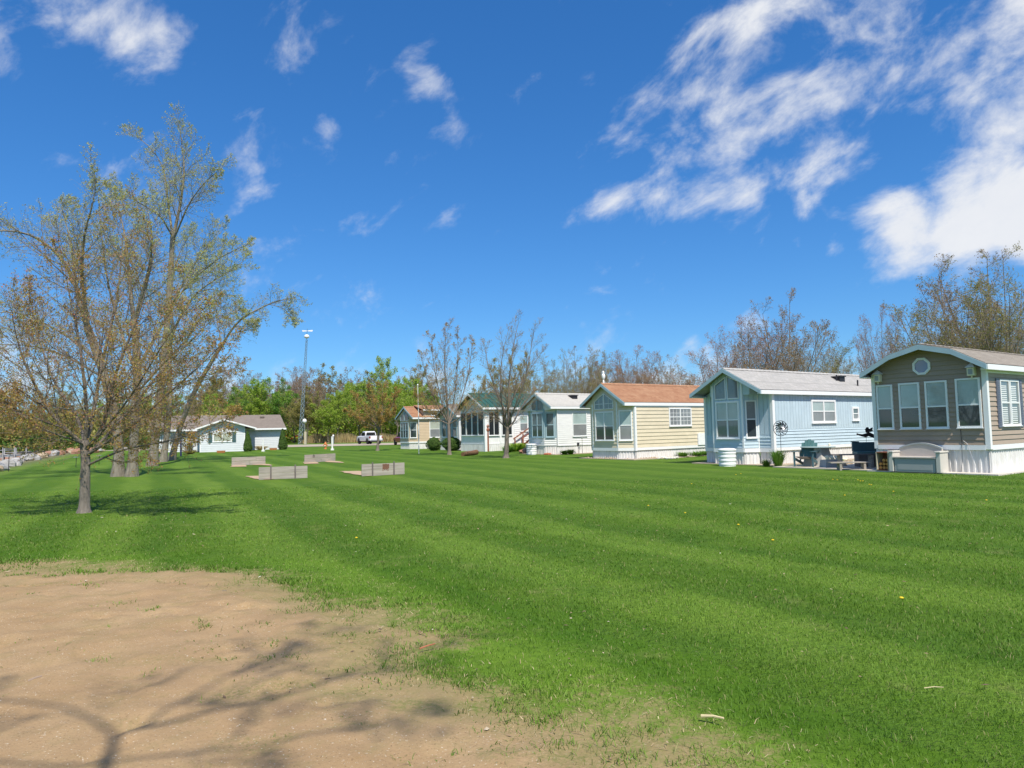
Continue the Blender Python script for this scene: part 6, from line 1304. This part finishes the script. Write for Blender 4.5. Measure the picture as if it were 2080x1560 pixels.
q = G(264, 911); suv((q.x, q.y, gz(q.x, q.y)), R_(200), 'bright red car seen between the cottonwood trunks'); q = G(215, 912); suv((q.x, q.y, gz(q.x, q.y)), R_(160), 'white car parked left of the cottonwood trunks', 'car_white')
# boat on trailer
q = G(592, 899); o = thing('trailer_boat', 'dark red boat on a trailer right of the bungalow', 'boat', (q.x, q.y, 0), R_(5)); mb = MB(); loft(mb, [ring(-2.6, .9, .75, 1.5, .2), ring(0, 1.0, .7, 1.55, .25), ring(1.6, .8, .8, 1.62, .25), ring(2.6, .15, 1.2, 1.72, .06)]); mb.build('hull', 'car_red', o)
mb = MB(); mb.box(-2.5, 2.3, -.95, .95, 1.551, 1.6); mb.build('deck', 'white_plastic', o); mb = MB(); mb.quadbox((.2, -.8, 1.6), (.2, .8, 1.6), (-.3, .7, 2.25), (-.3, -.7, 2.25), (.04, 0, 0)); mb.build('windscreen', 'car_glass', o); mb = MB(); mb.bbox(2.3, 2.75, -.2, .2, .9, 1.9, .05); mb.build('motor', 'white_plastic', o)
mb = MB(); mb.box(-3.6, 2.4, -.5, -.4, .45, .55); mb.box(-3.6, 2.4, .4, .5, .45, .55); mb.build('trailer_frame', 'galv', o)
for s in (-1, 1): wheel(o, .4, s*.95, .33, .2)
mb = MB()
for k in range(5): mb.tube([(-2+k*.8, -.6, 1.6), (-1.9+k*.85, -.5, 2.6), (-1.7+k*.8, .5, 2.7), (-1.9+k*.8, .6, 1.6)], .025, 5)
mb.build('canopy_frame', 'galv', o)

# ------------------------------------------------------------------ small street furniture
q = G(661, 912.3); o = thing('fire_hydrant', 'orange fire hydrant at the edge of the road', 'hydrant', tuple(q)); mb = MB(); mb.lathe([(.16, 0), (.16, .06), (.11, .08), (.11, .48), (.15, .50), (.15, .56), (.12, .66), (.04, .74), (.04, .80)], 12); mb.build('barrel', 'orange_paint', o); mb = MB(); mb.lathe([(.07, -.22), (.08, -.2), (.05, -.1), (.05, .1), (.08, .2), (.07, .22)], 10, (0, 0, .42), 'x'); mb.build('outlet', 'orange_paint', o); mb = MB(); mb.lathe([(.075, -.2), (.075, 0)], 10, (0, 0, .38), 'y'); mb.build('front_cap', 'cream', o)
for i, (x, y, ty, r_, m_, lab) in enumerate([(675, 914.5, 888, .085, 'white_paint', 'white post beside the orange fire hydrant'), (534.5, 917, 894, .07, 'white_paint', 'white post standing before the bungalow wing'), (367.5, 926.5, 895, .075, 'navy', 'dark blue post left of the bungalow gable')]):
    p = G(x, y); h = AT(x, ty, p.y).z; o = thing('marker_post', lab, 'post', tuple(p)); mb = MB(); mb.tube([(0, 0, -.1), (-.02, 0, h)], r_, 10); mb.build('shaft', m_, o); mb = MB(); mb.lathe([(r_*1.15, h-.01), (r_*1.15, h+.03), (r_*.6, h+.06)], 10, (-.02, 0, 0)); mb.build('cap', m_, o)
    if i < 2: mb = MB(); mb.box(-.12, .16, -.12, .12, 0, .16); mb.build('base', 'white_paint', o)
p = G(677, 902); o = thing('utility_pedestal', 'grey meter post with white head behind the white post', 'meter', tuple(p)); mb = MB(); mb.box(-.10, .10, -.08, .08, 0, 1.2); mb.build('post', 'galv', o); mb = MB(); mb.lathe([(.13, 1.2), (.16, 1.3), (.13, 1.42), (.05, 1.5)], 10); mb.build('head', 'white_plastic', o)
for i, (x, lab) in enumerate([(689, 'left small white pedestal on the verge near the reeds'), (711, 'right small white pedestal on the verge near the pickup')]):
    p = G(x, 896.8); o = thing('utility_pedestal', lab, 'pedestal', tuple(p), .3); mb = MB(); mb.bbox(-.22, -.04, -.14, .14, 0, .8, .03); mb.bbox(.05, .24, -.14, .14, 0, .72, .03); mb.build('box', 'white_plastic', o); mb = MB(); mb.bbox(-.25, .27, -.17, .17, .82, .95, .03); mb.build('cap', 'white_plastic', o)
mb = MB(); p = G(384, 918.5); o = thing('air_conditioner', 'grey air conditioner box left of the bungalow gable', 'air conditioner', tuple(p), R_(21)); mb.bbox(-.38, .38, -.35, .35, .05, .75, .03); mb.build('casing', 'galv', o); mb = MB(); 
for k in range(8): mb.box(-.34, .34, -.356, -.351, .12+k*.075, .15+k*.075)
mb.build('grille', 'dark_metal', o); mb = MB(); mb.box(-.45, .45, -.42, .42, -.05, .05); mb.build('slab', 'concrete', o)
for x, y, lab in ((449, 920, 'orange-brown planter trough below the bungalow window'), (555, 914.3, 'orange-brown planter trough at the bungalow wing')):
    p = G(x, y); o = thing('planter_trough', lab, 'planter', tuple(p), R_(21), 'planters'); mb = MB(); mb.add([(-.34, -.14, 0), (.34, -.14, 0), (.34, .14, 0), (-.34, .14, 0), (-.40, -.18, .22), (.40, -.18, .22), (.40, .18, .22), (-.40, .18, .22)], [(3, 2, 1, 0), (0, 1, 5, 4), (1, 2, 6, 5), (2, 3, 7, 6), (3, 0, 4, 7)]); mb.build('trough', 'terracotta', o); mb = MB(); mb.box(-.38, .38, -.16, .16, .16, .2); mb.build('soil', 'wood_dark', o)
# chain-link fence
a, b = G(640, 893.5), G(862, 890.0); a = Vector((AT(640, 890, 148).x, 148, 0)); b = Vector((AT(862, 890, 148).x, 148, 0)); rz, L = fr(a, b); o = thing('chain_link_fence', 'grey chain-link fence between the road verge and the woodland', 'fence', tuple(a), rz)
for k in range(10): mb = MB(); mb.tube([(L*k/9, 0, 0), (L*k/9, 0, 1.62)], .04, 6); mb.build('post', 'galv', o)
mb = MB(); mb.tube([(0, 0, 1.58), (L, 0, 1.58)], .035, 6); mb.build('top_rail', 'galv', o); mb = MB()
for k in range(int(L/.3)):
    for s in (1, -1): x = k*.3; x2 = x+s*1.5; mb.tube([(x, 0, .05), (min(max(x2, 0), L), 0, 1.55)], .006, 3, False)
mb.build('wire_mesh', 'galv', o)
# lattice mast
Ym = 122.; bt = AT(608.5, 894, Ym); tp_ = AT(622.5, 690, Ym); o = thing('radio_mast', 'tall grey lattice radio mast with white antenna above the woodland', 'mast', (bt.x, Ym, 0)); top = Vector((tp_.x-bt.x, 0, tp_.z)); N_ = 22
def mp(f, k): 
    w_ = .46*(1-f)+.16*f; an = 2*math.pi*k/3+.3; return Vector((top.x*f+w_*math.cos(an), w_*math.sin(an), top.z*f))
for k in range(3): mb = MB(); mb.tube([mp(i/N_, k) for i in range(N_+1)], .035, 5); mb.build('leg', 'mast', o)
mb = MB()
for i in range(N_):
    for k in range(3): mb.tube([mp(i/N_, k), mp((i+1)/N_, (k+1) % 3)], .028, 4, False); mb.tube([mp(i/N_, k), mp(i/N_, (k+1) % 3)], .028, 4, False)
mb.build('bracing', 'mast', o); mb = MB(); mb.tube([tuple(top), tuple(top+Vector((.15, 0, 1.9)))], .04, 6); mb.build('spike', 'mast', o)
mb = MB(); mb.lathe([(.1, -.3), (.42, -.12), (.46, .1), (.3, .34), (.05, .42)], 14, tuple(top+Vector((.05, 0, .5)))); mb.build('radome', 'white_plastic', o, True); mb = MB(); c_ = top+Vector((.15, 0, 1.6))
for s in (-1, 1): mb.quadbox(c_, c_+Vector((s*.95, .1, .10)), c_+Vector((s*.85, .1, -.2)), c_+Vector((s*.12, 0, -.14)), (0, .03, 0))
mb.build('antenna_panel', 'white_plastic', o)
p = Vector((AT(620.5, 890, 120).x, 120, 0)); o = thing('yard_lamp', 'tan wooden post with white globe lamp beside the mast', 'lamp post', tuple(p)); mb = MB(); mb.box(-.18, .18, -.18, .18, -.1, 2.1); mb.build('post', 'pole_tan', o); mb = MB(); mb.tube([(-.1, 0, 2.0), (-.15, 0, 3.6)], .05, 6); mb.build('stem', 'galv', o); mb = MB(); mb.lathe([(.05, 3.5), (.3, 3.65), (.36, 3.9), (.28, 4.15), (.05, 4.28)], 14, (-.15, 0, 0)); mb.build('globe', 'white_plastic', o, True)
# nest in the cottonwood
q = AT(371, 627, G(331, 938).y); mb = MB(); mb.lathe([(.05, -.2), (.24, -.12), (.32, .02), (.28, .14), (.1, .2)], 10); tag(mb.build('bird_nest', 'wood_dark', None, False, tuple(q)), 'dark twig nest on the sweeping cottonwood limb', 'nest')
# sticks, dandelions
def stick(x0, y0, x1, y1, r, m, lab):
    a, b = G(x0, y0), G(x1, y1); za, zb = gz(a.x, a.y)+.035, gz(b.x, b.y)+.05; mid = (a+b)/2; mb = MB(); mb.tube([(a.x, a.y, za), (mid.x+.004, mid.y+.003, (za+zb)/2+.004), (b.x, b.y, zb)], [r, r*.9, r*.7], 6); tag(mb.build('stick', m), lab, 'stick')
stick(1425, 1468, 1471, 1479, .008, 'straw', 'pale straw-coloured stick lying on the near lawn'); stick(1878, 1411, 1918, 1415, .003, 'straw', 'thin dry stem in the lawn at right'); stick(57, 1397, 85, 1391, .012, 'twig_red', 'short brown twig lying on the sand at left'); stick(852, 1329, 884, 1323, .006, 'brick_red', 'thin reddish twig on the sand edge'); stick(436, 1212, 460, 1212, .006, 'wood_dark', 'thin dark twig on the sand near the grass')
def dandelion(px, py, i):
    p = G(px, py); z = gz(p.x, p.y); o = thing('dandelion', 'yellow dandelion flower in the lawn', 'flower', (p.x, p.y, z), 0, 'dandelions'); mb = MB(); mb.tube([(0, 0, 0), (.005, 0, .06)], .003, 4); mb.build('stem', 'leaf_green', o)
    mb = MB(); mb.lathe([(.004, .058), (.016, .064), (.020, .070), (.013, .076), (.003, .078)], 10); mb.build('flower_head', 'dandelion', o, True)
for i, (x, y) in enumerate([(1832, 1233), (1743, 981), (1748, 983), (1753, 983), (1766, 990), (1770, 991), (1495, 969), (1505, 967), (1405, 988), (1392, 1050), (1317, 1035), (1500, 1075), (1815, 1005), (2004, 1025), (1716, 1013), (1692, 980), (1701, 981), (724, 1103), (1570, 1108)]): dandelion(x, y, i)
# log round the cottonwood roots
